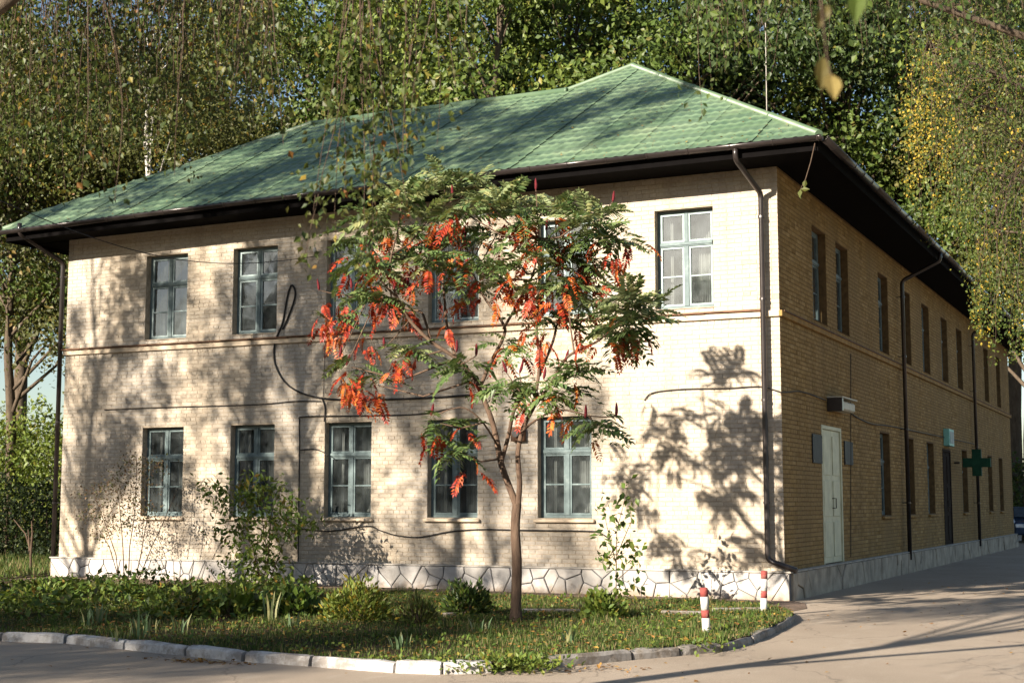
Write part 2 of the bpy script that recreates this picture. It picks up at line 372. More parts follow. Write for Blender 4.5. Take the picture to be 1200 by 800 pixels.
fwall = wall_core('front_wall', FOP, -BL, -JD-.001, ZP, 7.4, .36, fmap, M_MOR)
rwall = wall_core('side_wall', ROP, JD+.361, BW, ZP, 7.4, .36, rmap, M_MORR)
rwall2 = MB().box(-JD-.35, -JD, JD+.002, JD+.36, ZP, 7.4).build('corner_pier', M_MORR, rwall)
def brick_list(ops, U0, U1, Z0, Z1, start_gap=.0):
    out = []; ch = .0770; n = int((Z1-Z0)/ch)
    for r in range(n):
        z0 = Z0 + r*ch + .0055; z1 = Z0 + (r+1)*ch - .0055; zc = (z0+z1)/2
        cuts = sorted([(o[0], o[1]) for o in ops if o[2] < zc < o[3]])
        iv = []; s = U0
        for a, b in cuts: iv.append((s, a)); s = b
        iv.append((s, U1))
        step = .258 if r % 6 else .128
        off = (.129 if r % 2 else 0)
        for a, b in iv:
            k = math.floor((a-U0-off)/step)
            while True:
                u0 = U0 + off + k*step; u1 = u0 + step
                if u0 >= b: break
                x0, x1 = max(u0, a), min(u1, b)
                if x1-x0 > .03: out.append((x0 + (.004 if x0 > a else 0), x1 - (.004 if x1 < b else 0), z0, z1))
                k += 1
    return out
def brick_arrays(B, mp, rnd=True):
    B = np.array(B); n = len(B); V = np.zeros((n, 8, 3)); tone = np.clip(rng.normal(.5, .22, n), 0, 1)
    pr = rng.uniform(-.002, .0025, n)
    j = rng.uniform(-.0018, .0018, (n, 4)); B = B + j
    e = .003
    for k, (a, b) in enumerate([(0, 2), (1, 2), (1, 3), (0, 3)]):
        V[:, k, 0] = B[:, a] + (e if a == 0 else -e); V[:, k, 2] = B[:, b] + (e if b == 2 else -e); V[:, k, 1] = -JD - pr
        V[:, k+4, 0] = B[:, a]; V[:, k+4, 2] = B[:, b]; V[:, k+4, 1] = .002
    out = np.zeros_like(V)
    if mp is fmap: out[..., 0] = V[..., 0]; out[..., 1] = JD+V[..., 1]; out[..., 2] = V[..., 2]
    else: out[..., 0] = -JD-V[..., 1]; out[..., 1] = V[..., 0]; out[..., 2] = V[..., 2]
    F0 = np.array([(0, 1, 2, 3), (0, 4, 5, 1), (1, 5, 6, 2), (2, 6, 7, 3), (3, 7, 4, 0)])
    F = (F0[None] + 8*np.arange(n)[:, None, None]).reshape(-1, 4)
    return out.reshape(-1, 3), F, np.repeat(tone, 8)
FB = brick_list(FOP, -BL, -.002, ZP+.012, 7.25); RB = brick_list(ROP, .012, BW, ZP+.012, 7.25)
def split_near(B, mp, keep):
    c = [np.array(mp((b[0]+b[1])/2, 0, (b[2]+b[3])/2)) for b in B]
    hid = lambda b, p: (1.5 < p[2] < 4.5) is False
    order = sorted(range(len(B)), key=lambda i: (np.linalg.norm(c[i]-CAMP) + (30 if (B[i][1]-B[i][0]) < .2 else 0)))
    near = set(order[:keep]); return [B[i] for i in range(len(B)) if i in near], [B[i] for i in range(len(B)) if i not in near]
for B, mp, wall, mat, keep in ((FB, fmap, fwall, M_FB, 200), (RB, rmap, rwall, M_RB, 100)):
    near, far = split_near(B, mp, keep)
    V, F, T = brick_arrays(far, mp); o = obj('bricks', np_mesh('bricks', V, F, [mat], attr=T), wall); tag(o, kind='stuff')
    V, F, T = brick_arrays(near, mp); F1 = F[:5]
    for i in range(len(near)):
        v = V[i*8:i*8+8]; c = v.mean(0)
        obj('brick', np_mesh('brick', v-c, F1, [mat], attr=T[i*8:i*8+8]), wall, loc=c)
# back walls, inner walls and floors, so that the rooms behind the glass are rooms
bk = MB().box(-BL, -BL+.36, .38, 9.2, ZP, 7.4).box(-BL+.36, -10, 8.84, 9.2, ZP, 7.4).box(-10, -9.64, 9.2, BW, ZP, 7.4).box(-9.64, -.38, BW-.36, BW, ZP, 7.4)
bk.build('rear_wall', M_BAND, house)
inn = MB().box(-BL+.4, -4, 5.0, 5.1, .6, 7.1).box(-4.1, -4.0, 5.15, BW-.5, .6, 7.1)
for x in (-11.7, -9.5, -7.3, -5.05, -2.8): inn.box(x, x+.1, .4, 4.9, .6, 4.0)
inn.build('inner_wall', M_IN, house)
MB().box(-BL+.37, -.38, .38, 8.8, 3.95, 4.15).box(-9.6, -.38, 8.85, BW-.4, 3.95, 4.15).box(-BL+.37, -.38, .38, 8.8, .4, .6).box(-9.6, -.38, 8.85, BW-.4, .4, .6).build('floor_slab', M_IN, house)
# string course and its rusty flashing
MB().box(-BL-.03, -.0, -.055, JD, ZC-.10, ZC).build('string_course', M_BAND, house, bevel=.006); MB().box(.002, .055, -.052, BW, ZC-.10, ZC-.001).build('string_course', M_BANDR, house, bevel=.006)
fl = MB()
x = -BL-.04
while x < -.3:
    l = random.uniform(1.2, 2.2); x1 = min(x+l, -.28); dz = random.uniform(-.004, .006)
    fl.prism([(x, ZC+.002+dz), (x1, ZC+.002-dz), (x1, ZC+.028), (x, ZC+.030)], -.10, -.002); x = x1+.004
fl.build('flashing', M_RUST, house)
MB().box(.058, .075, .05, BW, ZC-.012, ZC+.012).build('flashing', M_RUST, house)
# plinth with crazy-paved stones
plinth = MB().box(-BL-.10, .10, -.10, .0, -.06, ZP).box(-.0, .10, .002, BW, -.06, ZP-.001).box(-BL-.10, -BL, .002, 9.2, -.06, ZP).build('plinth', M_JOINT, house)
MB().box(-BL-.135, .135, -.135, .004, ZP+.001, ZP+.03).box(.006, .134, .006, BW, ZP+.001, ZP+.029).build('plinth_cap', M_SLAB, plinth, bevel=.006)
def voronoi(w, h, cell, seed):
    rs = random.Random(seed); P = []
    nx = int(w/cell); ny = max(1, round(h/cell*1.3))
    tries = 0
    while len(P) < nx*ny and tries < 40000:
        tries += 1; c = (rs.uniform(0, w), rs.uniform(.03, h-.03)); md = cell*rs.choice((.42, .6, .8))
        if all((c[0]-p[0])**2 + (c[1]-p[1])**2 > md*md for p in P): P.append(c)
    out = []
    for i, (px, py) in enumerate(P):
        poly = [(0, 0), (w, 0), (w, h), (0, h)]
        poly = [(max(px-.9, 0), 0), (min(px+.9, w), 0), (min(px+.9, w), h), (max(px-.9, 0), h)]
        for k, (qx, qy) in enumerate(P):
            if k == i or abs(qx-px) > 1.8: continue
            mx, my = (px+qx)/2, (py+qy)/2; nx_, ny_ = qx-px, qy-py; new = []
            f = lambda p: (p[0]-mx)*nx_ + (p[1]-my)*ny_
            for a, b in zip(poly, poly[1:]+poly[:1]):
                fa, fb = f(a), f(b)
                if fa <= 0: new.append(a)
                if fa*fb < 0: t = fa/(fa-fb); new.append((a[0]+(b[0]-a[0])*t, a[1]+(b[1]-a[1])*t))
            poly = new
            if len(poly) < 3: break
        if len(poly) >= 3: out.append(poly)
    return out
def stone_mesh(poly, mp, into=None):
    cx = sum(p[0] for p in poly)/len(poly); cy = sum(p[1] for p in poly)/len(poly)
    def ins(p, d):
        v = Vector((cx-p[0], cy-p[1])); l = max(v.length, 1e-4); v = v/l*min(d, l*.45); return (p[0]+v.x, p[1]+v.y)
    m = into or MB(); n = len(m.v); k = len(poly); th = random.uniform(.016, .045)
    a = [ins(p, .014) for p in poly]; b = [ins(p, .034) for p in poly]
    m.v += [mp(p[0], -.004, p[1]) for p in a] + [mp(p[0], th*.75, p[1]) for p in a] + [mp(p[0], th, p[1]) for p in b]
    for r in (0, 1):
        for i in range(k): m.f.append((n+r*k+i, n+r*k+(i+1) % k, n+(r+1)*k+(i+1) % k, n+(r+1)*k+i))
    m.f.append(tuple(n+2*k+i for i in range(k))); return m
for poly in voronoi(BL+.2, ZP+.02, .31, 3): stone_mesh(poly, lambda u, d, z: (-BL-.10+u, -.10-d, z-.02)).build('stone', M_STONE, plinth)
rest = MB(); cnt = 0
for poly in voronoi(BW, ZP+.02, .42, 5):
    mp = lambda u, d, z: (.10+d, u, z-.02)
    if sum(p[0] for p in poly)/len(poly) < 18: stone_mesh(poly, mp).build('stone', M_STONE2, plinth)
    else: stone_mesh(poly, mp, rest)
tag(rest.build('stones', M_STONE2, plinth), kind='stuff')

# windows: one of each size, then copies
def window_set(w, h, sash_mat, sill_mat=None):
    t = .055; e = .0015
    fr = MB().box(e, t, .15, .22, e, h-e).box(w-t, w-e, .15, .22, e, h-e).box(t, w-t, .15, .22, e, t).box(t, w-t, .15, .22, h-t, h-e)
    zt = h*.655
    tr = MB().box(t, w-t, .135, .215, zt-.04, zt+.04).box(t, w-t, .12, .135, zt-.018, zt+.03)
    mu = MB().box(w/2-.042, w/2+.042, .138, .216, t, zt-.041).box(w/2-.035, w/2+.035, .138, .216, zt+.041, h-t)
    sa = MB()
    for (a, b, c, d) in ((t, w/2-.042, t, zt-.04), (w/2+.042, w-t, t, zt-.04), (t, w/2-.035, zt+.04, h-t), (w/2+.035, w-t, zt+.04, h-t)):
        s = .036
        sa.box(a+e, a+s, .155, .20, c+e, d-e).box(b-s, b-e, .155, .20, c+e, d-e).box(a+s, b-s, .155, .20, c+e, c+s).box(a+s, b-s, .155, .20, d-s, d-e)
    zb = (t + zt-.04)/2
    for a, b in ((t+.036, w/2-.042-.036), (w/2+.042+.036, w-t-.036)): sa.box(a, b, .162, .195, zb-.014, zb+.014)
    panes = []
    s = .036
    for a, b in ((t+s, w/2-.042-s), (w/2+.042+s, w-t-s)):
        panes += [(a, b, t+s, zb-.014), (a, b, zb+.014, zt-.04-s), (a+0, b, zt+.04+s, h-t-s)]
    pm = []
    for a, b, c, d in panes:
        pm.append(((a, .178, c), MB().poly([(0, 0, 0), (b-a, 0, 0), (b-a, random.uniform(-.004, .004), d-c), (0, random.uniform(-.004, .004), d-c)]).mesh('pane', M_GLASS)))
    cu = MB(); 
    for (a, b) in ((.06, .22), (w*.5+.10, w*.5+.24), (w-.30, w-.14)):
        n = len(cu.v); k = 22
        for i in range(k+1):
            x = a+(b-a)*i/k; y = .40 + .035*math.sin(i*1.15+a*9) 
            cu.v += [(x, y, .10), (x, y+.004*math.sin(i), h-.06)]
        for i in range(k): cu.f.append((n+2*i, n+2*i+2, n+2*i+3, n+2*i+1))
    si = MB().prism([(-.06, -.075), (w+.06, -.075), (w+.06, -.02), (-.06, -.02)], -.07, .0)
    si2 = MB(); si2.v += [(.002, .149, .0), (w-.002, .149, .0), (w-.002, -.02, -.02), (.002, -.02, -.02)]; si2.f.append((0, 3, 2, 1))
    return dict(frame=fr.mesh('frame', M_FRAME, bevel=.004), transom=tr.mesh('transom', M_FRAME, bevel=.004), mullion=mu.mesh('mullion', M_FRAME, bevel=.004),
                sash=sa.mesh('sash', sash_mat, bevel=.003), panes=pm, curtain=cu.mesh('curtain', M_CURT, True), sill=si.mesh('sill', sill_mat or M_BAND, bevel=.01), apron=si2.mesh('sill_slope', M_RUST))
def put_window(ws, loc, rz, sill, curtain):
    root = obj('window', ws['frame'], house, loc, rz)
    for k in ('transom', 'mullion', 'sash'): obj(k, ws[k], root)
    for p, me in ws['panes']: obj('pane', me, root, p)
    if curtain: obj('curtain', ws['curtain'], root)
    if sill: obj('sill', ws['sill'], root)
    obj('sill_slope', ws['apron'], root)
wl = window_set(1.04, 1.80, M_FRAME); wu = window_set(1.06, 1.745, M_PALE); wr = window_set(1.08, 1.80, M_FRAME, M_BANDR); wru = window_set(1.10, 1.745, M_FRAME)
for k, o in enumerate(FLO): put_window(wl, (o[0], 0, o[2]), 0, True, True)
for k, o in enumerate(FUP): put_window(wu, (o[0], 0, o[2]), 0, False, k != 1)
for k, o in enumerate(RUP): put_window(wru, (0, o[0], o[2]), R(90), False, k % 2 == 0)
for k, o in enumerate(RLO): put_window(wr, (0, o[0], o[2]), R(90), True, k % 2 == 1)
# doors
def put_door(o, mat, nm):
    w, h = o[1]-o[0], o[3]-o[2]
    d = MB().box(.0015, .07, -.01, .12, .0, h-.002).box(w-.07, w-.0015, -.01, .12, .0, h-.002).box(.07, w-.07, -.01, .12, h-.07, h-.002)
    root = d.build(nm, mat, house, bevel=.004); root.location = (0, o[0], o[2]); root.rotation_euler = (0, 0, R(90))
    for a, b in ((.072, w/2-.004), (w/2+.004, w-.072)):
        l = MB().box(a, b, .02, .07, .01, h-.075)
        for z0, z1 in ((.12, h*.30), (h*.34, h*.60), (h*.64, h-.18)): l.box(a+.10, b-.10, .005, .0195, z0, z1)
        l.build('door_leaf', mat, root, bevel=.005)
    MB().tube([(w/2+.06, .02, 1.02), (w/2+.06, -.05, 1.02), (w/2+.06, -.05, 1.20), (w/2+.06, .02, 1.20)], .011, 6).build('handle', M_DARKM, root)
put_door(DOOR, M_DOOR, 'door'); put_door(DOOR2, M_DDOOR, 'door')

# roof
EO = .95; ZG = 7.47; SL = (11.3-ZG)/(6.1+EO)
XL, XR = -16.42, .95
P1, P2, PA = (-12.3, 4.5), (-5.75, 4.5), (-4.84, 6.1)
fz = lambda y: ZG + SL*(y+EO)
sag = lambda x: .17*((XR-x)/(XR-XL))**2 if x < XR else 0   # the old eave has sunk towards its left end
roof = MB()
hp1, hp2, hpa = (P1[0], P1[1], fz(P1[1])), (P2[0], P2[1], fz(P2[1])), (PA[0], PA[1], fz(PA[1]))
yE = BW+EO; rz_ = hpa[2]; rend = (PA[0], BW-6.1, rz_)
roof.poly([(XR, -EO, ZG), (XR, yE, ZG), rend, hpa])
roof.poly([(XR, yE, ZG), (-10.6, yE, ZG), rend]); roof.poly([rend, (-10.6, yE, ZG), (-10.6, 9.95, ZG), hpa]); roof.poly([hpa, (-10.6, 9.95, ZG), hp2])
roof.poly([hp2, (-10.6, 9.95, ZG), (XL, 9.95, ZG), hp1]); roof.poly([hp1, (XL, 9.95, ZG-.17), (XL, -EO, ZG-.17)])
roof = roof.build('roof', M_ROOF, house)
def vtop(x):
    if x < P1[0]: return -EO + (x-XL)/(P1[0]-XL)*(P1[1]+EO)
    if x < P2[0]: return P1[1]
    if x < PA[0]: return P2[1] + (x-P2[0])/(PA[0]-P2[0])*(PA[1]-P2[1])
    return -EO + (XR-x)/(XR-PA[0])*(PA[1]+EO)
ca = 1/math.hypot(1, SL); nrm = Vector((0, -SL*ca, ca)); upv = Vector((0, ca, SL*ca))
SW, TP, WP = 1.098, .35, .183
x0 = XR
while x0 > XL+.05:
    x1 = x0; x0 = max(x1-SW, XL); nu = max(6, int(round((x1-x0)/WP*6)))
    us = [x0 + .004 + (x1-x0+.012)*i/nu for i in range(nu+1)]
    lmax = max(vtop(min(max(u, XL), XR)) for u in [*us, P1[0] if x0 < P1[0] < x1 else us[0], PA[0] if x0 < PA[0] < x1 else us[0]])+EO
    lmax /= ca
    vs = [-.06]; k = 0
    while k*TP < lmax:
        vs += [k*TP+.02, k*TP+TP*.55, (k+1)*TP-.004, (k+1)*TP]; k += 1
    off = random.uniform(.004, .016)
    bm = bmesh.new(); grid = []
    for v in vs:
        row = []
        ph = (v/TP) % 1 if v > 0 else 0
        st = .019*(1-ph) if abs(ph) > 1e-6 else .019
        for u in us:
            vt = (vtop(min(max(u, XL), XR))+EO)/ca; vv = min(v, vt)
            c = .5+.5*math.cos(2*math.pi*(u-XR)/WP)
            h = .020 + .012*c + (st*(.55+.45*c) if v < vt else 0) + off*(u-x0)/SW
            p = Vector((u, -EO, ZG - sag(u)*(1-min(1, max(0, vv)/max(vt, .5))))) + upv*vv + nrm*h
            row.append(bm.verts.new(p))
        grid.append(row)
    for a, b in zip(grid, grid[1:]):
        for i in range(len(us)-1): bm.faces.new((a[i], a[i+1], b[i+1], b[i]))
    bmesh.ops.remove_doubles(bm, verts=bm.verts[:], dist=.0008)
    for f in bm.faces: f.smooth = True
    m = bpy.data.meshes.new('roof_sheet'); bm.to_mesh(m); bm.free(); m.materials.append(M_ROOF); obj('roof_sheet', m, roof)
def ridge(a, b):
    a, b = Vector(a), Vector(b); L = (b-a).length; n = max(1, round(L/2)); up = Vector((0, 0, .035))
    for k in range(n):
        p, q = a.lerp(b, k/n)+up, a.lerp(b, (k+1)/n)+up*1.0
        MB().tube([p, q-(q-p)*.03, q-(q-p)*.029, q], [.072, .076, .084, .084], 10).build('ridge_cap', M_ROOF, roof, smooth=True)
ridge((XL, -EO, ZG-.17), hp1); ridge(hp1, hp2); ridge(hp2, hpa); ridge((XR, -EO, ZG), hpa); ridge(hpa, rend)
# soffit, fascia, gutters
def eave_strip(name, y0, y1, za, zb):                # a board along the front eave that follows the sag
    m = MB(); k = 12
    for i in range(k+1):
        x = XL+.06 + (XR-XL-.12)*i/k; d = sag(x); m.v += [(x, y0, za-d), (x, y1, za-d*.5), (x, y1, zb-d*.5), (x, y0, zb-d)]
    for i in range(k):
        for a in range(4): m.f.append((4*i+a, 4*i+(a+1) % 4, 4*i+4+(a+1) % 4, 4*i+4+a))
    m.f += [(0, 1, 2, 3), (4*k+3, 4*k+2, 4*k+1, 4*k)]; return m.build(name, M_SOFF, house)
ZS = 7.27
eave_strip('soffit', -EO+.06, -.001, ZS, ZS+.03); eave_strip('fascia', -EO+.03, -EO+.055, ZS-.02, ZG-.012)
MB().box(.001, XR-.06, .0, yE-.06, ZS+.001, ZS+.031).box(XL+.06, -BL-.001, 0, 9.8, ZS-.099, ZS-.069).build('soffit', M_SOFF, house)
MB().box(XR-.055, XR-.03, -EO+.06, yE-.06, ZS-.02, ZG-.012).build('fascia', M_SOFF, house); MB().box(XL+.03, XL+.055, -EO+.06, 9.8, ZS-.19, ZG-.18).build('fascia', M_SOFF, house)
def gutter(axis, a, b, fixed, sgn, seg=2.9):
    u = a
    while u < b-.02:
        v = min(u+seg, b); m = MB(); k = 9
        for e, uu in enumerate((u+.003, v-.003)):
            for i in range(k):
                th = math.pi*i/(k-1); r = .072
                c, z = fixed + sgn*(.078 - r*math.cos(th)), ZG-.01 - r*math.sin(th)*1.1
                m.v.append((uu, c, z-sag(uu)) if axis == 0 else (c, uu, z))
        for i in range(k-1): m.f.append((i, i+1, k+i+1, k+i))
        g = m.build('gutter', M_LOWPIPE, house, smooth=True)
        md = g.modifiers.new('thickness', 'SOLIDIFY'); md.thickness = .005
        w = u+.03
        while w < v:
            br = MB(); pts = []
            for i in range(k):
                th = math.pi*i/(k-1); r = .0765
                c, z = fixed + sgn*(.078 - r*math.cos(th)), ZG-.01 - r*math.sin(th)*1.1
                pts.append((w, c, z-sag(w)) if axis == 0 else (c, w, z))
            br.tube(pts, .009, 5); br.build('gutter_bracket', M_LOWPIPE, g); w += .72
        u = v
gutter(0, XL-.05, XR+.08, -EO, -1); gutter(1, -EO-.05, yE, XR, 1, 4.2)
def pipe(pts, r=.048):
    P = [Vector(p) for p in pts]; Q = [P[0]]
    for i in range(1, len(P)-1):                       # rounded bends
        a = (P[i-1]-P[i]).normalized(); b = (P[i+1]-P[i]).normalized(); d = .09
        for t in (0, .33, .67, 1): Q.append(P[i] + a*d*(1-t)**2 + b*d*t**2)
    Q.append(P[-1]); d = MB().tube(Q, r, 12).build('downpipe', M_LOWPIPE, house, smooth=True)
    lo, hi = min(p.z for p in P), max(p.z for p in P)
    return d
def clips(d, x, y, zs, dx, dy):
    for z in zs: MB().tube([(x, y, z-.02), (x, y, z+.02)], .057, 12).box(min(x, x+dx)-.008, max(x, x+dx)+.008, min(y, y+dy)-.008, max(y, y+dy)+.008, z-.008, z+.008).build('pipe_clip', M_LOWPIPE, d)
d = pipe([(-.42, -EO-.07, 7.42), (-.42, -EO-.07, 7.22), (-.25, -.13, 6.80), (-.25, -.13, .66), (.24, -.16, .50)]); clips(d, -.25, -.13, (1.6, 3.3, 5.0, 6.4), 0, .13)
d = pipe([(-15.9, -EO-.07, 7.42), (-15.9, -EO-.07, 7.20), (-15.60, -.02, 6.72), (-15.60, -.02, .35)]); clips(d, -15.60, -.02, (1.6, 3.3, 5.0, 6.4), .12, .02)
for y in (10.7, 22.5): 
    d = pipe([(XR+.07, y, 7.42), (XR+.07, y, 7.20), (.13, y, 6.78), (.13, y, .3)]); clips(d, .13, y, (1.6, 3.3, 5.0, 6.4), -.13, 0)

# ---------------------------------------------------------------- fittings on the walls
def cable(pts, r, label, sub=6):
    P = [Vector(p) for p in pts]; Q = []
    for i in range(len(P)-1):
        p0, p1, p2, p3 = P[max(i-1, 0)], P[i], P[i+1], P[min(i+2, len(P)-1)]
        for k in range(sub):
            t = k/sub
            Q.append(.5*((2*p1)+(p2-p0)*t+(2*p0-5*p1+4*p2-p3)*t*t+(3*p1-p0-3*p2+p3)*t**3))
    Q.append(P[-1]); o = MB().tube(Q, r, 5).build('cable', M_CABLE, None, smooth=True)
    return tag(o, label, 'cable', 'cables along the walls')
fc = lambda *pp: [on(x, y, 1, -.025) for x, y in pp]
sc = lambda *pp: [on(x, y, 0, .025) for x, y in pp]
cable(fc((331, 386), (339, 368), (346, 345), (342, 334), (337, 346), (331, 378), (322, 402), (323, 428), (340, 453), (375, 466), (430, 468), (500, 466), (560, 462)), .019, 'thick black cable looping down the wall beside the second upper window')
cable(fc((122, 480), (200, 477), (300, 474), (345, 470), (376, 470)), .010, 'thin cable strung level across the brick above the two left lower windows')
cable(fc((377, 466), (381, 478), (380, 494)), .014, 'short cable drop at the top left corner of the middle lower window')
cable(fc((349, 672), (350, 600), (351, 520), (351, 494), (357, 488), (420, 487), (490, 485), (530, 478)), .012, 'dark cable rising beside the leafy shrub and turning right over the middle window')
cable(fc((352, 527), (368, 526), (378, 529), (384, 534)), .012, 'small cable stub leading into the left side of the middle lower window')
cable(fc((345, 618), (385, 622), (430, 616), (445, 621), (465, 627), (492, 629), (525, 623), (560, 620), (620, 621), (690, 622), (703, 624), (714, 631)), .012, 'black cable sagging along under the sills of the right lower windows')
cable(fc((755, 469), (765, 460), (800, 456), (850, 455), (890, 453)) + [Vector((-.05, -.03, 3.45)), Vector((.03, .03, 3.43))] + sc((940, 459), (968, 469)), .010, 'thin cable running round the right corner to the lamp above the door')
cable(sc((998, 485), (1020, 496), (1048, 500), (1100, 511), (1142, 520)), .012, 'dark cable drooping along the side wall right of the door lamp')
cable(sc((997, 414), (997, 500), (997, 600), (997, 652)), .009, 'straight vertical wire down the side wall right of the pale door')
cable(fc((381, 398), (380, 430), (379, 465)), .006, 'thin vertical wire below the string course, left of the sumac')
a, b = on(373, 300, 1, -.12), Vector(CAMP + ray(-60, 208)*19)
cable([a.lerp(b, t) - Vector((0, 0, .55*math.sin(math.pi*t))) for t in np.linspace(0, 1, 9)], .007, 'thin overhead wire from the wall hook out to the left')
hk = empty('wall_hook', on(373, 300, 1, 0)); tag(hk, 'small iron hook with a white insulator on the upper wall, holding the overhead wire', 'hook')
MB().tube([(0, 0, 0), (0, -.08, 0), (0, -.12, .03), (0, -.13, .09)], .01, 6).build('bracket', M_DARKM, hk); MB().tube([(0, -.13, .06), (0, -.13, .09), (0, -.13, .15)], [.03, .04, .02], 8).build('insulator', M_WHITE, hk)
vb = empty('wall_vent', on(609, 508, 1, 0)); tag(vb, 'small rusty vent box on the wall between the two right lower windows', 'vent')
MB().box(-.13, .13, -.12, 0, -.14, .12).build('casing', M_RUST, vb, bevel=.015); MB().tube([(.0, -.12, 0), (.0, -.2, 0)], .07, 12).build('outlet', M_DARKM, vb)
p0 = on(965, 478, 0, 0); lp = empty('door_lamp', (0, 4.1, 3.42)); tag(lp, 'long boxy lamp with a dark end cap above the pale side door', 'lamp')
MB().box(0, .26, -.70, .45, -.09, .09).build('diffuser', M_PLAST, lp, bevel=.03); MB().box(-.0, .29, -.82, -.705, -.12, .13).build('end_cap', M_DARKM, lp, bevel=.01); MB().box(0, .30, -.83, .48, .135, .155).build('hood', M_PLAST, lp)
for y0, y1, z0, z1, lb in ((2.02, 2.74, 2.31, 2.83, 'dark glass name plate on the wall left of the pale side door'), (4.62, 5.36, 2.34, 2.80, 'dark glass name plate on the wall right of the pale side door')):
    r = empty('name_plate', (.0, (y0+y1)/2, (z0+z1)/2)); tag(r, lb, 'sign', 'name plates by the side door')
    w, h = (y1-y0)/2, (z1-z0)/2
    MB().box(.006, .026, -w, w, -h, h).build('plate', M_PLAQ, r, bevel=.003)
    for sy in (-1, 1):
        for sz in (-1, 1): MB().tube([(.0, sy*(w-.04), sz*(h-.04)), (.035, sy*(w-.04), sz*(h-.04))], .012, 8).build('screw', M_LOWPIPE, r)
xs = empty('cross_sign', (.0, 18.75, 2.72)); tag(xs, 'dark green pharmacy cross sticking out from the side wall', 'sign')
cr = [(-.17, -.5), (.17, -.5), (.17, -.17), (.5, -.17), (.5, .17), (.17, .17), (.17, .5), (-.17, .5), (-.17, .17), (-.5, .17), (-.5, -.17), (-.17, -.17)]
s = .75
MB().prism([(.62+p[0]*s, p[1]*s) for p in cr], -.07, .07).build('cross_box', M_CROSS, xs, bevel=.012)
MB().prism([(.62+p[0]*s*.8, p[1]*s*.8) for p in cr], -.079, -.0705).build('cross_face', M_CROSS, xs)
MB().tube([(0, 0, 0), (.16, 0, 0)], .025, 8).build('bracket', M_DARKM, xs)
ms = empty('mint_sign', (0, 17.4, 3.36)); tag(ms, 'small mint coloured sign box above the far side door', 'sign')
MB().box(.0, .16, -.42, .42, -.22, .24).build('sign_box', M_TEAL, ms, bevel=.01); MB().box(.161, .17, -.34, .34, -.15, .17).build('sign_face', M_PALE, ms)
an = empty('roof_antenna', (-1.45, 4.2, fz(-EO)+.0)); an.location = (-1.46, 4.85, 9.1); tag(an, 'thin metal mast rising behind the right hip of the green roof', 'antenna')
MB().tube([(0, 0, -.2), (.01, .01, 2.4)], [.011, .008], 6).build('mast', M_SLAB, an); MB().box(-.06, .06, -.06, .06, -.22, -.17).build('foot', M_DARKM, an)

# bollards
for (px, py, h, lb) in ((828, 740, .52, 'short white and red banded bollard leaning on the lawn by the kerb'), (895, 715, .56, 'white and red banded bollard close to the stone plinth corner')):
    p = on(px, py, 2, ZL); b = empty('bollard', p); tag(b, lb, 'bollard', 'red and white bollards on the lawn corner')
    b.rotation_euler = (R(2), R(-3) if px < 850 else R(2), random.random())
    r = .048; z = -.05
    for z1, m in ((h*.32, M_WHITE), (h*.50, M_RED), (h*.80, M_WHITE), (h*.985, M_RED)):
        MB().tube([(0, 0, z), (0, 0, z1-.001)] + ([(0, 0, h)] if m is M_RED and z1 > h*.9 else []), [r, r] + ([r*.75] if m is M_RED and z1 > h*.9 else []), 14).build('band', m, b, smooth=True); z = z1

# ---------------------------------------------------------------- foliage builders
def unit(a): return a/np.maximum(np.linalg.norm(a, axis=-1, keepdims=True), 1e-9)
def leaf_arrays(P, L, wr=.6, droop=.35, fold=.25, D=None, up=.5, out=None):
    n = len(P); L = np.broadcast_to(np.asarray(L), (n,))[:, None]
    if D is None:
        D = rng.normal(size=(n, 3)); D[:, 2] -= droop*1.5
    D = unit(D); U = rng.normal(size=(n, 3)); U[:, 2] += up*2
    if out is not None: U = unit(unit(out) + .5*rng.normal(size=(n, 3))); D = unit(D - U*(D*U).sum(1, keepdims=True))
    Sd = unit(np.cross(D, U)); Nn = np.cross(Sd, D)
    w = L*wr*.5
    V = np.stack([P, P + D*L*.42 + Sd*w + Nn*w*fold, P + D*L, P + D*L*.42 - Sd*w + Nn*w*fold], 1)
    i = 4*np.arange(n)[:, None]
    F = np.concatenate([i+np.array([[0, 1, 2]]), i+np.array([[0, 2, 3]])], 1).reshape(-1, 3)
    return V.reshape(-1, 3), F
def crown_mesh(name, mats, seed, rx, rz, nclump, nper, leaf, clump=.55, wr=.6, share=None, hollow=.55, hang=0., bottom=-.8):
    global rng
    rng = np.random.default_rng(seed); C = []
    while len(C) < nclump:
        d = unit(rng.normal(size=3)); r = hollow + (1-hollow)*rng.random()**.7
        p = d*r; lump = 1 + .22*math.sin(3.1*d[0]+seed) * math.cos(2.7*d[1]+seed*2) + .15*math.sin(5*d[2]+seed)
        if p[2] < bottom: continue
        taper = 1 - .35*max(0, p[2])
        C.append((p[0]*rx*lump*taper, p[1]*rx*lump*taper, p[2]*rz))
    C = np.array(C); sizes = clump*rng.uniform(.6, 1.5, nclump)
    idx = rng.integers(0, nclump, nclump*nper)
    off = rng.normal(size=(len(idx), 3))*sizes[idx][:, None]*np.array([1, 1, .6])
    if hang:
        t = rng.random(len(idx)); off[:, :2] *= .45; off[:, 2] -= t*hang*rng.uniform(.4, 1, nclump)[idx]
    V, F = leaf_arrays(C[idx]+off, leaf*rng.uniform(.6, 1.3, len(idx)), wr, .35, out=off/sizes[idx][:, None] + .35*unit(C[idx]) + np.array([0, 0, .3]))
    mi = None
    if len(mats) > 1:
        cm = (rng.random(nclump) < (share or .3)).astype(int); mi = np.repeat(cm[idx], 2)
    m = np_mesh(name, V, F, mats, mi=mi); return m, C
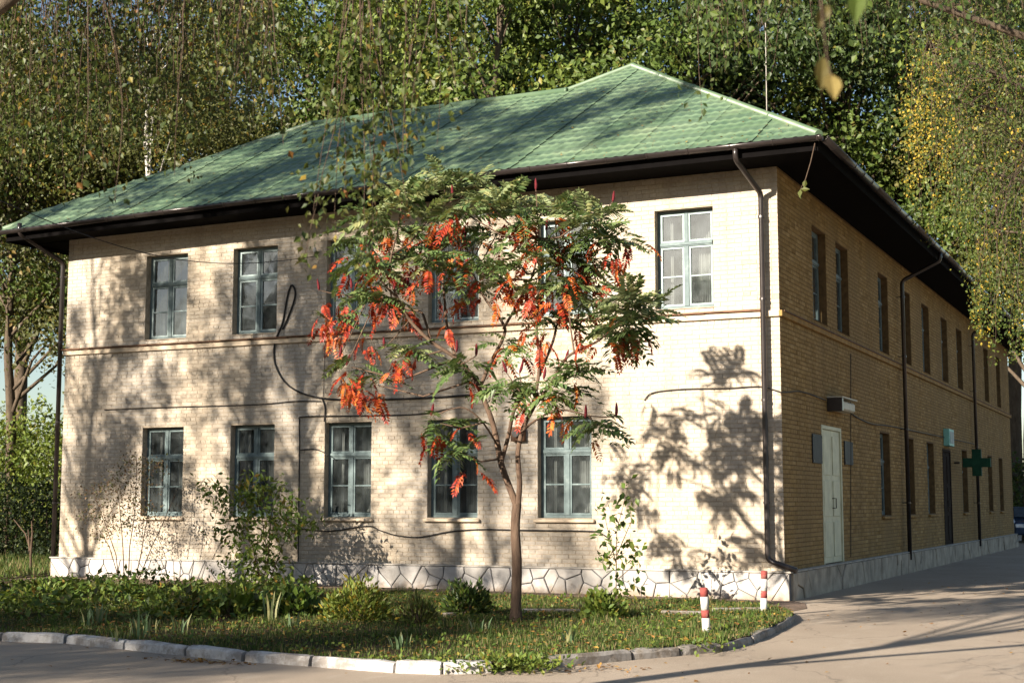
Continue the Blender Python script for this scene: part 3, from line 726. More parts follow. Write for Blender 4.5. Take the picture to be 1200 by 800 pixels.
def trunk_mesh(name, mat, seed, h, r, C, zc, lean=.03, nl=34, n=8):
    rs = random.Random(seed); m = MB(); top = zc + .5*max(c[2] for c in C)
    pts = [Vector((0, 0, -.2))]; k = 9
    lx, ly = rs.uniform(-lean, lean), rs.uniform(-lean, lean)
    for i in range(k+1):
        z = top*i/k; pts.append(Vector((lx*z + .02*z*math.sin(i*1.3+seed)*.5, ly*z + .02*z*math.cos(i*1.7+seed)*.5, z)))
    m.tube(pts, [r*1.35] + [r*(1.18 if i == 0 else 1)*(1-.82*i/k) for i in range(k+1)], n)
    for j, c in enumerate(rs.sample(list(map(tuple, C)), min(nl, len(C)))):
        e = Vector(c) + Vector((0, 0, zc)); t = max(.25, min(.92, (e.z - 1.5 - .35*math.hypot(e.x, e.y))/top))
        i = t*k; a = pts[1+int(i)].lerp(pts[min(k+1, 2+int(i))], i-int(i))
        mid = a.lerp(e, .5) + Vector((rs.uniform(-.3, .3), rs.uniform(-.3, .3), rs.uniform(.1, .6)))
        r0 = r*(1-.82*t)*.5; m.tube([a, a.lerp(mid, .5), mid, mid.lerp(e, .5)+Vector((0, 0, .1)), e], [r0, r0*.8, r0*.6, r0*.4, r0*.15], 5, False)
    return m.mesh(name, mat, smooth=True)
KIND = {}
def make_kind(key, mats, bark, seed, h, rx, rz, zc, r, **kw):
    cm, C = crown_mesh('crown', mats, seed, rx, rz, **kw); tm = trunk_mesh('trunk', bark, seed, h, r, C, zc); KIND[key] = (cm, tm, zc)
def tree(name, key, loc, rz, sc, label, group):
    cm, tm, zc = KIND[key]; t = empty(name, loc, rz); t.scale = (sc, sc, sc); tag(t, label, 'tree', group)
    obj('trunk', tm, t); obj('crown', cm, t, (0, 0, zc)); return t
make_kind('oak', [L_OAK, L_LIME], M_BARK, 11, 20, 5.0, 6.8, 13, .30, nclump=62, nper=360, leaf=.19, clump=.60, share=.3, hollow=.35)
make_kind('oakb', [L_LIME, L_OAK], M_BARK, 12, 19, 4.8, 6.6, 12.4, .28, nclump=58, nper=360, leaf=.19, clump=.62, share=.45, hollow=.35)
make_kind('dark', [L_DARK, L_OAK], M_BARK, 13, 21, 4.7, 7.4, 13.2, .3, nclump=62, nper=360, leaf=.19, clump=.60, share=.3, hollow=.35)
make_kind('birch', [L_BIRCH, L_OLIVE], M_BIRCH, 14, 18, 3.0, 7.2, 11, .17, nclump=120, nper=220, leaf=.10, clump=.62, share=.5, hang=.9, wr=.7, hollow=.3)
make_kind('streetbirch', [L_BIRCH, L_OLIVE], M_BIRCH, 17, 18, 3.2, 7.2, 11, .17, nclump=34, nper=300, leaf=.12, clump=.55, share=.5, hang=.9, wr=.7, hollow=.35, bottom=-.5)
make_kind('openolive', [L_OLIVE, L_OAK], M_BARK, 16, 18, 3.8, 6.8, 10.6, .2, nclump=26, nper=560, leaf=.15, clump=.6, share=.35, hollow=.35)
make_kind('tallbirch', [L_BIRCH, L_OLIVE], M_BIRCH, 19, 20, 3.4, 3.6, 15.6, .17, nclump=46, nper=300, leaf=.12, clump=.55, share=.5, hang=1.0, wr=.7, hollow=.3)
make_kind('olive', [L_OLIVE, L_OAK], M_BARK, 15, 18, 3.8, 6.8, 10.6, .2, nclump=58, nper=560, leaf=.15, clump=.66, share=.35, hollow=.3)
at_ = lambda x, y, t: Vector(CAMP + ray(x, y)*t)
GB = 'trees behind the house'
for px, t, key, sc, nm, lb in [
    (14, 50, 'olive', .95, 'park_tree', 'dark trunked tree at the far left edge behind the bright green bush'),
    (-25, 62, 'olive', 1.1, 'park_tree', 'tree at the very left edge behind the dark trunked one'),
    (98, 50, 'olive', .95, 'park_tree', 'olive tinted tree behind the left end of the green roof'),
    (178, 45, 'birch', 1.02, 'birch_tree', 'birch with a pale trunk showing above the left hip of the roof'),
    (262, 54, 'olive', 1.1, 'park_tree', 'olive leaved tree rising behind the middle of the left roof hip'),
    (345, 58, 'oakb', .92, 'oak_tree', 'light green oak behind the left end of the roof ridge under open sky'),
    (425, 66, 'oak', 1.05, 'oak_tree', 'oak with gaps of sky behind the ridge, left of the hanging birch twigs'),
    (500, 60, 'dark', .92, 'park_tree', 'darker tree behind the ridge just left of the bright crown'),
    (585, 54, 'oakb', .95, 'oak_tree', 'bright sunlit oak above the middle of the ridge'),
    (668, 60, 'oak', 1.0, 'oak_tree', 'broad green oak left of the roof peak'),
    (742, 66, 'dark', 1.05, 'park_tree', 'tall dark tree directly behind the roof peak'),
    (830, 62, 'dark', 1.02, 'park_tree', 'dark tree behind the upper right hip'),
    (905, 70, 'oak', 1.08, 'oak_tree', 'oak behind the thin roof mast'),
    (985, 66, 'dark', 1.05, 'park_tree', 'dark crown above the right corner of the eaves'),
    (1062, 68, 'oakb', 1.05, 'oak_tree', 'oak with a leaning bare trunk above the long side eaves'),
    (1128, 72, 'dark', 1.0, 'park_tree', 'dark tree above the far end of the side wall'),
    (1205, 66, 'olive', 1.0, 'park_tree', 'olive tree past the far end of the house at the right edge')]:
    tr_ = tree(nm, key, spot(px, t), random.uniform(0, 6.28), sc*(1.12 if px < 300 else 1.42), lb, GB)
b = spot(1062, 68)                                       # the bare leaning bole seen over the eaves
MB().tube([at_(1078, 330, 66)-b, at_(1068, 200, 66)-b, at_(1062, 140, 66)-b, at_(1048, 70, 66)-b, at_(1036, -40, 66)-b], [.5, .42, .36, .30, .2], 9).build('bole', M_BARK, tag(empty('oak_tree', b), 'leaning bare tree bole showing above the long side eaves', 'tree', GB), smooth=True)
FAR = ['at the left edge', 'left of the left roof hip', 'over the left roof hip', 'over the left end of the ridge', 'over the middle of the ridge', 'left of the roof peak', 'right of the roof peak', 'over the right hip', 'above the long side eaves', 'at the right edge past the house']
for i, w in enumerate(FAR):
    if i in (1, 2, 3, 5, 6, 7, 8): continue
    tree('park_tree', ('dark', 'oak', 'olive')[i % 3], spot(20 + i*130, 92 + 7*((i*5) % 3)), i*1.1, 1.75 + .1*(i % 2), 'distant tall tree of the rear row ' + w, 'rear row of trees')
# shading trees outside the picture, where their shadows say they stand
GS = 'street trees in front of the house'
for (x, y, key, sc, lb, rz) in [(-19.5, -13.5, 'streetbirch', .95, 'street birch standing furthest left in front of the house', .3), (-14.6, -14.5, 'streetbirch', .92, 'street birch across from the two left windows', 2.0),
                            (-13.4, -22, 'streetbirch', 1.0, 'tall street birch across from the middle windows', 4.1), (-14.0, -30, 'olive', .62, 'low street tree across the road to the left', 1.0),
                            (-20.5, -12.2, 'tallbirch', 1.0, 'lanky street birch with a high crown at the left', 2.5), (-15.4, -13.2, 'tallbirch', 1.0, 'lanky street birch with a high crown between the shorter birches', .5), (-10.8, -13.6, 'tallbirch', .97, 'lanky street birch with a high crown nearest the view', 1.5), (-18.8, -26, 'openolive', 1.32, 'tallest street tree behind the birches opposite the house', 3.3), (-10.4, -30, 'olive', .6, 'low street tree across the road nearest the camera', 5.1), (-29, -11, 'oak', .85, 'street oak shading the hedge end of the lawn', .7)]:
    tree('birch_tree' if 'birch' in key else 'park_tree', key, (x, y, 0), rz, sc, lb, GS)

rng = np.random.default_rng(77); n = 150000            # the wood across the road, which the window panes mirror
P = np.column_stack([rng.uniform(-130, 45, n), rng.normal(-100, 4, n), rng.random(n)])
P[:, 2] *= 14 + 3.5*np.sin(P[:, 0]*.21) + 2.5*np.sin(P[:, 0]*.53+1) + 1.5*np.sin(P[:, 0]*1.3)
V, F = leaf_arrays(P, .95*rng.uniform(.6, 1.3, n), .8); tag(obj('far_wood', np_mesh('far_wood', V, F, [L_DARK, L_OLIVE], mi=np.repeat((rng.random(n) < .35).astype(int), 2))), 'far wood across the road mirrored in the window panes', 'wood', kind='stuff')
# hanging birch strands near the camera, on limbs of two trees whose trunks stand just outside the picture
def strand_tree(name, base, h, r, mats, strands, limbs, label, leaf, group, seed, step=.03, bark=None):
    global rng
    rng = np.random.default_rng(seed); rs = random.Random(seed)
    t = empty(name, base); tag(t, label, 'tree', group); b = Vector(base)
    tr = MB(); tr.tube([(0, 0, -.2), (0, 0, h*.3), (.1, .05, h*.7), (.15, .1, h)], [r*1.3, r, r*.6, r*.1], 10)
    for e in limbs:
        e = Vector(e)-b; a = Vector((.05, .03, max(1.8, e.z-1.2-.25*math.hypot(e.x, e.y)))); m = a.lerp(e, .5)+Vector((0, 0, .5))
        tr.tube([a, a.lerp(m, .5), m, m.lerp(e, .5)+Vector((0, 0, .1)), e], [r*.4, r*.34, r*.26, r*.18, .012], 6, False)
    tr.build('trunk', bark or M_BIRCH, t, smooth=True)
    tw = MB(); Ps, Ds, Ms = [], [], []
    lv = [Vector(e)-b for e in limbs]
    for (p, L, dens, *yl) in strands:
        pm_ = yl[0] if yl else .22
        p = Vector(p)-b; q = min(lv, key=lambda e: (e-p).length); s = q + (p-q)*.0
        pts = [p]; d = Vector((rs.uniform(-.25, .25), rs.uniform(-.25, .25), -1)); n = max(3, int(L/.18))
        for i in range(n):
            d = (d + Vector((rs.uniform(-.12, .12), rs.uniform(-.12, .12), -.15))).normalized(); pts.append(pts[-1] + d*L/n)
        md = q.lerp(p, .55) + Vector((0, 0, .12*(q-p).length)); tw.tube([q, md, p] , [.008, .006, .004], 4, False)
        tw.tube(pts, [.004*(1-.7*i/n) for i in range(n+1)], 4, False)
        for i in range(n):
            m_ = int(L/n/step*dens*(.45+.75*i/n) + rs.random())
            for k in range(m_):
                u = (i+rs.random())/n; a = pts[i].lerp(pts[i+1], rs.random())
                sp = .04 + .16*(1-u)*min(1, L)
                a = a + Vector((rs.gauss(0, sp), rs.gauss(0, sp), rs.gauss(0, .03))); Ps.append(a); Ds.append((rs.gauss(0, .6), rs.gauss(0, .6), -.8)); Ms.append(1 if rs.random() < pm_ else 0)
    tag(tw.build('twigs', M_TWIG, t), kind='stuff')
    V, F = leaf_arrays(np.array(Ps), leaf*rng.uniform(.65, 1.2, len(Ps)), .72, D=np.array(Ds), fold=.3)
    ml = np.array(Ms)
    obj('crown', np_mesh('crown', V, F, mats, mi=np.repeat(ml, 2)), t); return t
rs = random.Random(5)
def at(px, py, t):
    d = ray(px, py); return Vector(CAMP + d*t)
ST = []
for i in range(240):                                     # the curtain of birch at the upper left
    px = rs.uniform(-60, 315) if i % 3 else rs.choice((-30, 20, 75, 120, 190, 250, 285)) + rs.gauss(0, 14); t = rs.uniform(11.3, 12.7) + max(0, px)/300*rs.uniform(0, 1.2)
    bot = (205 if px < 60 else 150 + 60*rs.random() if px < 230 else 130)*rs.uniform(.5, 1.1) + rs.uniform(-30, 20)
    p = at(px, bot, t); L = at(px, -30, t).z - p.z + rs.random()*.4; ST.append(((p.x, p.y, p.z+L), L, 1.2))
for (px, bot, t, L, dn) in [(108, 243, 8, 1.6, 1.1), (95, 225, 8.3, 1.4, 1), (213, 212, 8, .7, .7), (310, 168, 8.5, 1.0, .8), (418, 318, 8.2, 1.3, 2.4), (432, 300, 8.6, 1.6, 2.4), (422, 240, 8.3, 1, 2.2), (412, 225, 8.4, 1, 2.2), (425, 260, 8.1, 1.5, 1.0), (440, 205, 8.4, 1.2, 1.0), (410, 285, 8.3, .8, 1.2),
                        (497, 195, 8.4, 1.0, 1.0), (488, 165, 8.5, 1.0, 1.3), (512, 140, 8.2, .9, 1.2), (470, 120, 8.7, .8, 1), (535, 30, 8.2, .6, 1), (455, 60, 8.2, .7, 1), (402, 130, 8.1, 1, 1.6), (450, 150, 8.5, 1, 1.6), (475, 178, 8.2, 1, 1.8), (484, 190, 8.6, 1, 1.8), (508, 172, 8.4, 1, 1.6), (520, 110, 8.3, 1, 1.6), (545, 85, 8.5, 1, 1.4), (430, 110, 8.3, 1, 1.5), (300, 140, 9, 1, 1.8), (285, 150, 9.2, 1, 1.8), (318, 120, 9, 1, 1.6), (426, 322, 8.3, 1, 1.6), (436, 285, 8.4, 1, 1.6), (405, 300, 8.4, 1, 1.5), (395, 70, 8.9, .8, 1), (360, 30, 8.5, .6, .8)]:
    p = at(px, bot, t); L = at(px, -30, t).z - p.z; ST.append(((p.x, p.y, p.z+L), L, dn*1.1))
LB = [tuple(at(px, py, t)) for px, py, t in ((-40, -90, 12), (40, -110, 11.5), (110, -100, 12.5), (190, -120, 12), (260, -110, 12.8), (320, -120, 12), (420, -170, 8.5), (500, -190, 8.5))]
strand_tree('birch_tree', (-1.1, -18.4, 0), 12, .125, [L_NB, L_OLIVE], ST, LB, 'near birch whose drooping twigs hang into the upper left of the view', .05, 'birches with hanging twigs', 21, bark=M_BARK)
ST = []
for i in range(210):                                     # yellow birch on the right, beside the long side
    u = rs.random(); px = 1062 + 150*u + rs.uniform(-8, 30); t = rs.uniform(22, 30)
    lo = 100 + 330*max(0, (px-1050)/150)**.8 if px > 1140 else 120 + rs.random()*190
    bot = min(rs.uniform(60, lo+60), 425)
    if px < 1148: bot = min(bot, 165 + .95*(px-960) - 14)
    p = at(px, bot, t)
    if p.x < 1.25 and p.z < 9.5: continue
    L = rs.uniform(.8, 1.9); ST.append(((p.x, p.y, p.z+L), L, 1.2, .7 if px < 1105 and 120 < bot < 250 else .04 if rs.random() < .8 else .3))
for (px, bot, t) in [(1088, 232, 25), (1078, 210, 25.5), (1098, 245, 25), (1072, 190, 24.6), (1108, 215, 26), (1090, 170, 25), (1152, 398, 26), (1160, 402, 26), (1170, 380, 26.5), (1150, 372, 25.5), (1185, 400, 26), (1195, 430, 25)]:
    p = at(px, bot, t); ST.append(((p.x, p.y, p.z+1.6), 1.6, 2.0, .9 if px < 1120 else .5))
LB = [tuple(at(px, py, t)) for px, py, t in ((1085, 60, 25), (1120, 120, 26), (1150, 200, 25), (1180, 90, 27), (1170, 270, 26), (1210, 180, 24), (1100, 10, 25), (1160, -10, 27), (1220, 330, 26))]
strand_tree('birch_tree', (5.4, 3.5, 0), 13, .2, [L_YG, L_YEL], ST, LB, 'yellow autumn birch drooping beside the long side wall at the right', .058, 'birches with hanging twigs', 23, step=.017, bark=M_BARK)
ST = []
for i in range(270):                                     # overhead canopy, top right
    px = rs.uniform(800, 1240); t = rs.uniform(10, 15); bot = rs.uniform(-50, 45) + (rs.random() < .2)*45
    if px > 1000: bot += 25*rs.random()
    p = at(px, bot, t); L = rs.uniform(.5, 1.2); ST.append(((p.x, p.y, p.z+L), L, 1.1))
for (px, bot, t, L) in [(822, 138, 11, 1.1), (828, 95, 11.2, .9), (815, 60, 11, .7), (1010, 60, 12, .8), (1120, 150, 12.5, 1), (1180, 140, 12, 1), (900, 70, 12, .7)]:
    p = at(px, bot, t); ST.append(((p.x, p.y, p.z+L), L, 1.2))
LB = [tuple(at(px, py, t)) for px, py, t in ((820, -60, 11), (900, -90, 12), (980, -70, 13), (1060, -60, 12), (1130, -50, 13), (1190, -40, 12.5), (1240, -60, 12))]
strand_tree('linden_tree', (7.6, -11.5, 0), 11, .11, [L_DARK, L_OAK], ST, LB, 'tree standing by the road at the right whose boughs hang across the top right', .06, 'birches with hanging twigs', 25, bark=M_BARK)
tw = empty('hanging_twig', at(958, -30, 3.2)); tag(tw, 'blurred near twig with two large yellowing leaves at the top right', 'twig')
b = Vector(tw.location)
MB().tube([at(958, -30, 3.2)-b, at(964, 20, 3.2)-b, at(968, 62, 3.2)-b, at(974, 90, 3.2)-b], [.003, .0025, .002, .0012], 5).build('stem', M_TWIG, tw)
for (x0, y0, x1, y1, w, mt) in ((964, 66, 962, 108, .5, L_TAN1), (973, 86, 978, 118, .75, L_TAN2), (969, 5, 958, 35, .6, L_TAN1), (1005, -15, 1002, 30, .6, L_OAK)):
    a, c = at(x0, y0, 3.2)-b, at(x1, y1, 3.22)-b; d = c-a; s_ = Vector(_rt)*d.length*w*.5; nn = -Vector(_fw)
    m = MB(); m.v = [a, a+d*.25+s_*.8+nn*.006, a+d*.5+s_*.85+nn*.008, a+d*.8+s_*.35+nn*.004, c, a+d*.8-s_*.35+nn*.004, a+d*.5-s_*.85+nn*.008, a+d*.25-s_*.8+nn*.006, a+d*.5]
    m.f = [(0, 1, 8), (1, 2, 8), (2, 3, 8), (3, 4, 8), (4, 5, 8), (5, 6, 8), (6, 7, 8), (7, 0, 8)]; m.build('leaf', mt, tw)
gt = empty('dry_vine', on(955, 168, 1, -1.06)); tag(gt, 'dry vine twig dangling from the gutter corner', 'twig'); b = Vector(gt.location)
vp = [on(955, 168, 1, -1.06)-b, on(950, 190, 1, -1.05)-b, on(944, 210, 1, -1.05)-b, on(938, 222, 1, -1.04)-b]
MB().tube(vp, [.010, .009, .008, .005], 5).build('stem', M_TWIG, gt)
V, F = leaf_arrays(np.array([vp[2], vp[3], vp[3], vp[3]]), .16, .5, 1); obj('leaves', np_mesh('leaves', V, F, [L_BIRCH]), gt)

# ---------------------------------------------------------------- the staghorn sumac
SY = -6.556
sum_ = empty('sumac_tree', (-1.823, SY, ZL)); tag(sum_, 'small sumac tree with green, orange and red feathered leaves on the lawn before the house', 'tree'); sb = Vector(sum_.location)
sp = lambda x, y, dy=0: on(x, y, 1, SY+dy) - sb
tk = MB()
def branch(pp, r0, r1):
    pts = [sp(*p) for p in pp]; Q = []
    for i in range(len(pts)-1):
        p0_, p1_, p2_, p3_ = pts[max(i-1, 0)], pts[i], pts[i+1], pts[min(i+2, len(pts)-1)]
        for k in range(4):
            t = k/4; Q.append(.5*((2*p1_)+(p2_-p0_)*t+(2*p0_-5*p1_+4*p2_-p3_)*t*t+(3*p1_-p0_-3*p2_+p3_)*t**3))
    Q.append(pts[-1]); n = len(Q); tk.tube(Q, [r0+(r1-r0)*i/(n-1) for i in range(n)], 9, False); NODES.extend(Q[2:]); return Q
NODES = []
branch([(604, 745), (604, 735), (604, 728), (605, 700), (606, 660), (604, 620), (606, 590)], .080, .060); NODES.clear()
tk.tube([sp(604, 742), sp(604, 733), sp(605, 715)], [.125, .095, .078], 10, False)
branch([(606, 594), (600, 578), (588, 545), (582, 515), (575, 488), (562, 456), (553, 438)], .048, .030)
branch([(607, 594), (609, 565), (607, 530), (614, 500), (625, 478)], .040, .026)
branch([(588, 540), (596, 510), (602, 482, -.2), (612, 462, -.3)], .03, .02)
branch([(556, 442), (535, 420, -.2), (505, 400, -.3), (480, 375, -.4), (466, 350, -.5), (457, 322, -.6), (459, 298, -.7)], .030, .014)
branch([(562, 455), (575, 425, .3), (590, 395, .5), (590, 380, .6), (572, 355, .7), (560, 335, .8), (552, 310, .9)], .028, .012)
branch([(590, 385, .5), (610, 350, .2), (625, 320, 0), (632, 280, -.2)], .02, .011)
branch([(625, 478), (632, 430, .2), (629, 385, .3), (633, 350, .4), (655, 300, .4)], .024, .011)
branch([(625, 478), (645, 450, -.4), (665, 418, -.6), (700, 400, -.8), (725, 378, -.9), (745, 365, -1.)], .022, .011)
branch([(612, 505), (628, 492, -.5), (655, 480, -.8), (690, 487, -1)], .018, .010)
branch([(632, 440, .2), (648, 400, .5), (655, 375, .7), (680, 330, .8)], .022, .012)
branch([(585, 525), (566, 495, -.5), (545, 478, -.7), (525, 480, -.8)], .014, .008)
branch([(505, 400, -.3), (498, 375, .1), (492, 365, .3), (470, 360, .5), (430, 352, .6), (400, 345, .6)], .02, .010)
branch([(535, 420, -.2), (525, 390, .4), (520, 340, .7), (515, 280, .8), (512, 240, .8)], .022, .012)
branch([(466, 350, -.5), (440, 320, -.8), (430, 290, -.9)], .016, .010)
tk_nodes = list(NODES)
def frond_mesh(mat, seed, pairs=11, L=.52, ll=.135, sag=.35):
    r = random.Random(seed); V, F = [], []
    pt = lambda t: Vector((0, t*L, .13*L*math.sin(t*2.2) - sag*L*t*t))
    def leaflet(o, d, l):
        d = d.normalized(); s_ = d.cross(Vector((0, 0, 1))).normalized()*l*.25; k = len(V)
        tip = o + d*l + Vector((0, 0, -.22*l)); mid = o + d*l*.45 + Vector((0, 0, -.03*l))
        V.extend([o, mid+s_+Vector((0, 0, .018*l)), tip, mid-s_+Vector((0, 0, .018*l))]); F.extend([(k, k+1, k+2), (k, k+2, k+3)])
    for i in range(pairs):
        t = .16+.80*i/(pairs-1); o = pt(t); l = ll*(.62+.5*math.sin(math.pi*(t*.95)))*r.uniform(.85, 1.15)
        for sx in (-1, 1): leaflet(o, Vector((sx, .42+.3*t, r.uniform(-.5, .15))), l)
    leaflet(pt(.99), Vector((0, 1, -.3)), ll*.7)
    k = len(V)
    for i in range(5):
        p = pt(i/4); w = .004*(1-.6*i/4); V.extend([p+Vector((w, 0, 0)), p+Vector((-w, 0, 0)), p+Vector((0, 0, -w*1.5))])
    for i in range(4):
        for a in range(3): q = k+3*i+a; q2 = k+3*i+(a+1) % 3; F.extend([(q, q2, q2+3), (q, q2+3, q+3)])
    return np_mesh('feather_leaf', V, F, [mat])
FR = {k: [frond_mesh(m, i*7+j, pairs=8+j, sag=sg) for j, sg in enumerate((.25, .45, .7))] for i, (k, m) in enumerate((('g', L_SG), ('l', L_SL), ('r', L_SR), ('o', L_SO)))}
cone = MB().tube([(0, 0, 0), (0, 0, .02), (.004, 0, .06), (0, .004, .11), (0, 0, .15), (0, 0, .17)], [.006, .017, .021, .019, .011, .003], 7).mesh('fruit_cone', M_CONE, smooth=True)
CL = [(472, 222, -.6, 'l'), (522, 212, .6, 'l'), (560, 206, .8, 'l'), (442, 248, -.9, 'l'), (600, 236, .1, 'l'), (650, 240, .4, 'l'), (705, 246, .6, 'l'), (722, 272, .2, 'g'), (432, 300, -.9, 'm'), (482, 286, -.2, 'm'), (530, 268, .7, 'm'),
      (580, 268, .5, 'm'), (625, 276, -.2, 'm'), (665, 292, .4, 'm'), (702, 302, .6, 'm'), (736, 352, -.9, 'l'), (742, 374, -1., 'g'), (718, 382, -.8, 'm'), (640, 322, .1, 'm'), (592, 322, .6, 'm'), (500, 250, -.3, 'l'), (545, 240, -.5, 'm'), (575, 232, -.6, 'l'), (620, 246, -.4, 'm'), (680, 252, -.3, 'l'), (465, 262, .5, 'm'), (610, 300, -.6, 'm'), (690, 270, .2, 'm'), (420, 275, .2, 'g'), (505, 300, -.9, 'm'), (560, 300, -.4, 'm'), (665, 330, -.4, 'm'), (722, 366, -.5, 'm'), (752, 362, -.8, 'l'), (455, 312, .4, 'm'), (548, 330, .9, 'm'), (450, 342, -.5, 'm'),
      (402, 344, .6, 'r'), (392, 365, .5, 'r'), (412, 420, .2, 'r'), (438, 440, .1, 'r'), (480, 402, -.5, 'm'), (545, 424, -.4, 'g'), (598, 444, -.3, 'g'), (628, 446, -.2, 'g'), (655, 452, -.5, 'g'), (676, 428, -.6, 'g'), (700, 488, -1., 'g'),
      (516, 486, -.8, 'r'), (540, 520, -.6, 'g'), (600, 395, .4, 'm'), (640, 365, .5, 'm'), (685, 345, .8, 'm')]
nleaf = 0; EXTRA = []
def add_leaf(me, loc, q, s_):
    global nleaf
    if nleaf >= 296: EXTRA.append((me, Matrix.LocRotScale(loc, q, Vector((s_,)*3)))); return
    o = bpy.data.objects.new('feather_leaf', me); o.location = loc; o.rotation_mode = 'QUATERNION'; o.rotation_quaternion = q; o.scale = (s_,)*3; link(o, sum_); nleaf += 1
rs = random.Random(12)
rs.shuffle(CL); CLS = sorted(CL, key=lambda q: q[2])     # nearest the camera first, so that these are the single leaves
for (x, y, dy, kd) in CLS:
    c = sp(x, y+10, dy)
    best = min(tk_nodes, key=lambda p: (p-c).length + (3*max(0, p.z-c.z)))
    if (best-c).length > .08:
        mid = best.lerp(c, .5) + Vector((0, 0, -.12*(best-c).length)); tk.tube([best, best.lerp(mid, .6), mid, mid.lerp(c, .6), c], [.014, .013, .011, .010, .008], 6, False)
    for i in range(18 if kd in 'lm' else 13):
        az = i*2.4 + rs.uniform(-.3, .3)
        if kd == 'r': k = 'r' if i % 2 else ('o' if rs.random() < .3 else 'g')
        elif kd == 'm': k = ('r' if rs.random() < .55 else 'o') if i % 3 == 0 and rs.random() < .85 else ('l' if rs.random() < .2 else 'g')
        elif kd == 'l': k = 'l' if i % 3 else 'g' if rs.random() < .8 else 'o'
        else: k = 'g' if rs.random() < .86 else ('o' if rs.random() < .6 else 'r')
        low = k in 'ro'
        pitch = rs.uniform(-1.0, -.15) if low else rs.uniform(-.1, 1.0) if kd == 'l' else rs.uniform(-.4, .5)
        z = Vector((rs.gauss(0, .16) if low else 0, rs.gauss(0, .12) if low else 0, rs.uniform(-.22, -.02) if low else rs.uniform(-.02, .06)))
        from mathutils import Quaternion
        q = Quaternion((0, 0, 1), az) @ Quaternion((1, 0, 0), pitch) @ Quaternion((0, 1, 0), rs.uniform(-.7, .7))
        add_leaf(rs.choice(FR[k]), c+z+Vector((rs.gauss(0, .06), rs.gauss(0, .08), rs.gauss(0, .04))), q, rs.uniform(.42, .70) if low else rs.uniform(.62, .98))
for (x, y) in [(450, 270), (470, 285), (440, 330), (455, 350), (400, 350), (520, 285), (540, 290), (600, 260), (620, 275), (650, 270), (545, 345), (530, 375), (620, 345), (640, 330), (670, 320), (720, 300), (730, 288), (745, 390), (725, 398), (690, 310), (575, 300), (480, 360), (430, 400), (410, 440), (470, 420), (640, 400), (600, 330), (440, 290), (510, 265), (660, 345), (380, 372), (420, 455)]:
    c = sp(x, y+6, rs.uniform(-1, .9))
    for i in range(5):
        q = Quaternion((0, 0, 1), i*1.3 + rs.uniform(-.4, .4)) @ Quaternion((1, 0, 0), rs.uniform(-1.3, -.5)) @ Quaternion((0, 1, 0), rs.uniform(-.6, .6))
        add_leaf(rs.choice(FR['r' if rs.random() < .55 else 'o']), c + Vector((rs.gauss(0, .05), rs.gauss(0, .05), rs.gauss(0, .05))), q, rs.uniform(.34, .56))
V, F, MI = [], [], []; ml = [L_SG, L_SL, L_SR, L_SO]
for me, mx in EXTRA:
    n0 = len(V); V += [tuple(mx @ v.co) for v in me.vertices]; F += [tuple(n0+i for i in p.vertices) for p in me.polygons]; MI += [ml.index(me.materials[0])]*len(me.polygons)
if EXTRA: tag(obj('feather_leaves', np_mesh('feather_leaves', V, F, ml, mi=MI), sum_), kind='stuff')
for (x, y, dy) in [(530, 222, .5), (598, 222, 0), (628, 214, .1), (718, 228, .5), (412, 330, .5), (462, 330, -.7), (478, 325, -.5), (480, 338, -.6), (518, 270, .6), (492, 292, -.2), (574, 255, .4), (374, 332, .5), (398, 410, .2), (406, 420, .2),
                    (450, 400, -.3), (535, 404, -.3), (558, 408, -.3), (594, 428, -.4), (609, 428, -.4), (637, 435, -.4), (662, 415, -.6), (686, 480, -1), (722, 478, -1), (505, 478, -.8), (700, 268, .4), (545, 270, .6), (558, 262, .6), (640, 262, .2)]:
    p = sp(x, y, dy); o = obj('fruit_cone', cone, sum_, p-Vector((0, 0, .1))); o.rotation_euler = (rs.uniform(-.35, .35), rs.uniform(-.35, .35), 0); o.scale = (.95, .95, 1.0)
    best = min(tk_nodes, key=lambda n_: (n_-p).length)
    if (best-p).length > .1: tk.tube([best, best.lerp(p, .5)-Vector((0, 0, .06)), p-Vector((0, 0, .1))], [.009, .008, .006], 5, False)
tk.build('trunk', M_SUMB, sum_, smooth=True)

# ---------------------------------------------------------------- shrubs and bed plants
def shrub(name, px, py, stems, clumps, mats, leaf, label, nper=60, cs=.16, dep=None, wr=.5, cat='shrub', stem_r=.012, share=.3, base_spread=.12):
    """stems: list of polylines in picture points measured on the plant's own vertical plane; clumps: (px, py, dy)"""
    global rng
    rng = np.random.default_rng(px); rs = random.Random(px)
    p = on(px, py, 2, ZL) if dep is None else on(px, py, 1, dep); p.z = ZL
    t = empty(name, p); tag(t, label, cat)
    pl_ = lambda x, y, dy=0: on(x, y, 1, p.y+dy) - p
    st = MB()
    for s_ in stems:
        pts = [pl_(*q) for q in s_]; n = len(pts); st.tube(pts, [stem_r*(1-.65*i/(n-1)) for i in range(n)], 6, False)
    C = np.array([pl_(*c) for c in clumps]); 
    if stems: st.build('stems', M_TWIG, t, smooth=True)
    idx = rng.integers(0, len(C), nper*len(C)); off = rng.normal(size=(len(idx), 3))*cs*np.array([1, 1, .75])
    V, F = leaf_arrays(C[idx]+off, leaf*rng.uniform(.6, 1.3, len(idx)), wr, .3)
    mi = None if len(mats) < 2 else np.repeat((rng.random(len(idx)) < share).astype(int), 2)
    V[:, 2] = np.maximum(V[:, 2], 0.0)
    obj('foliage', np_mesh('foliage', V, F, mats, mi=mi), t); return t
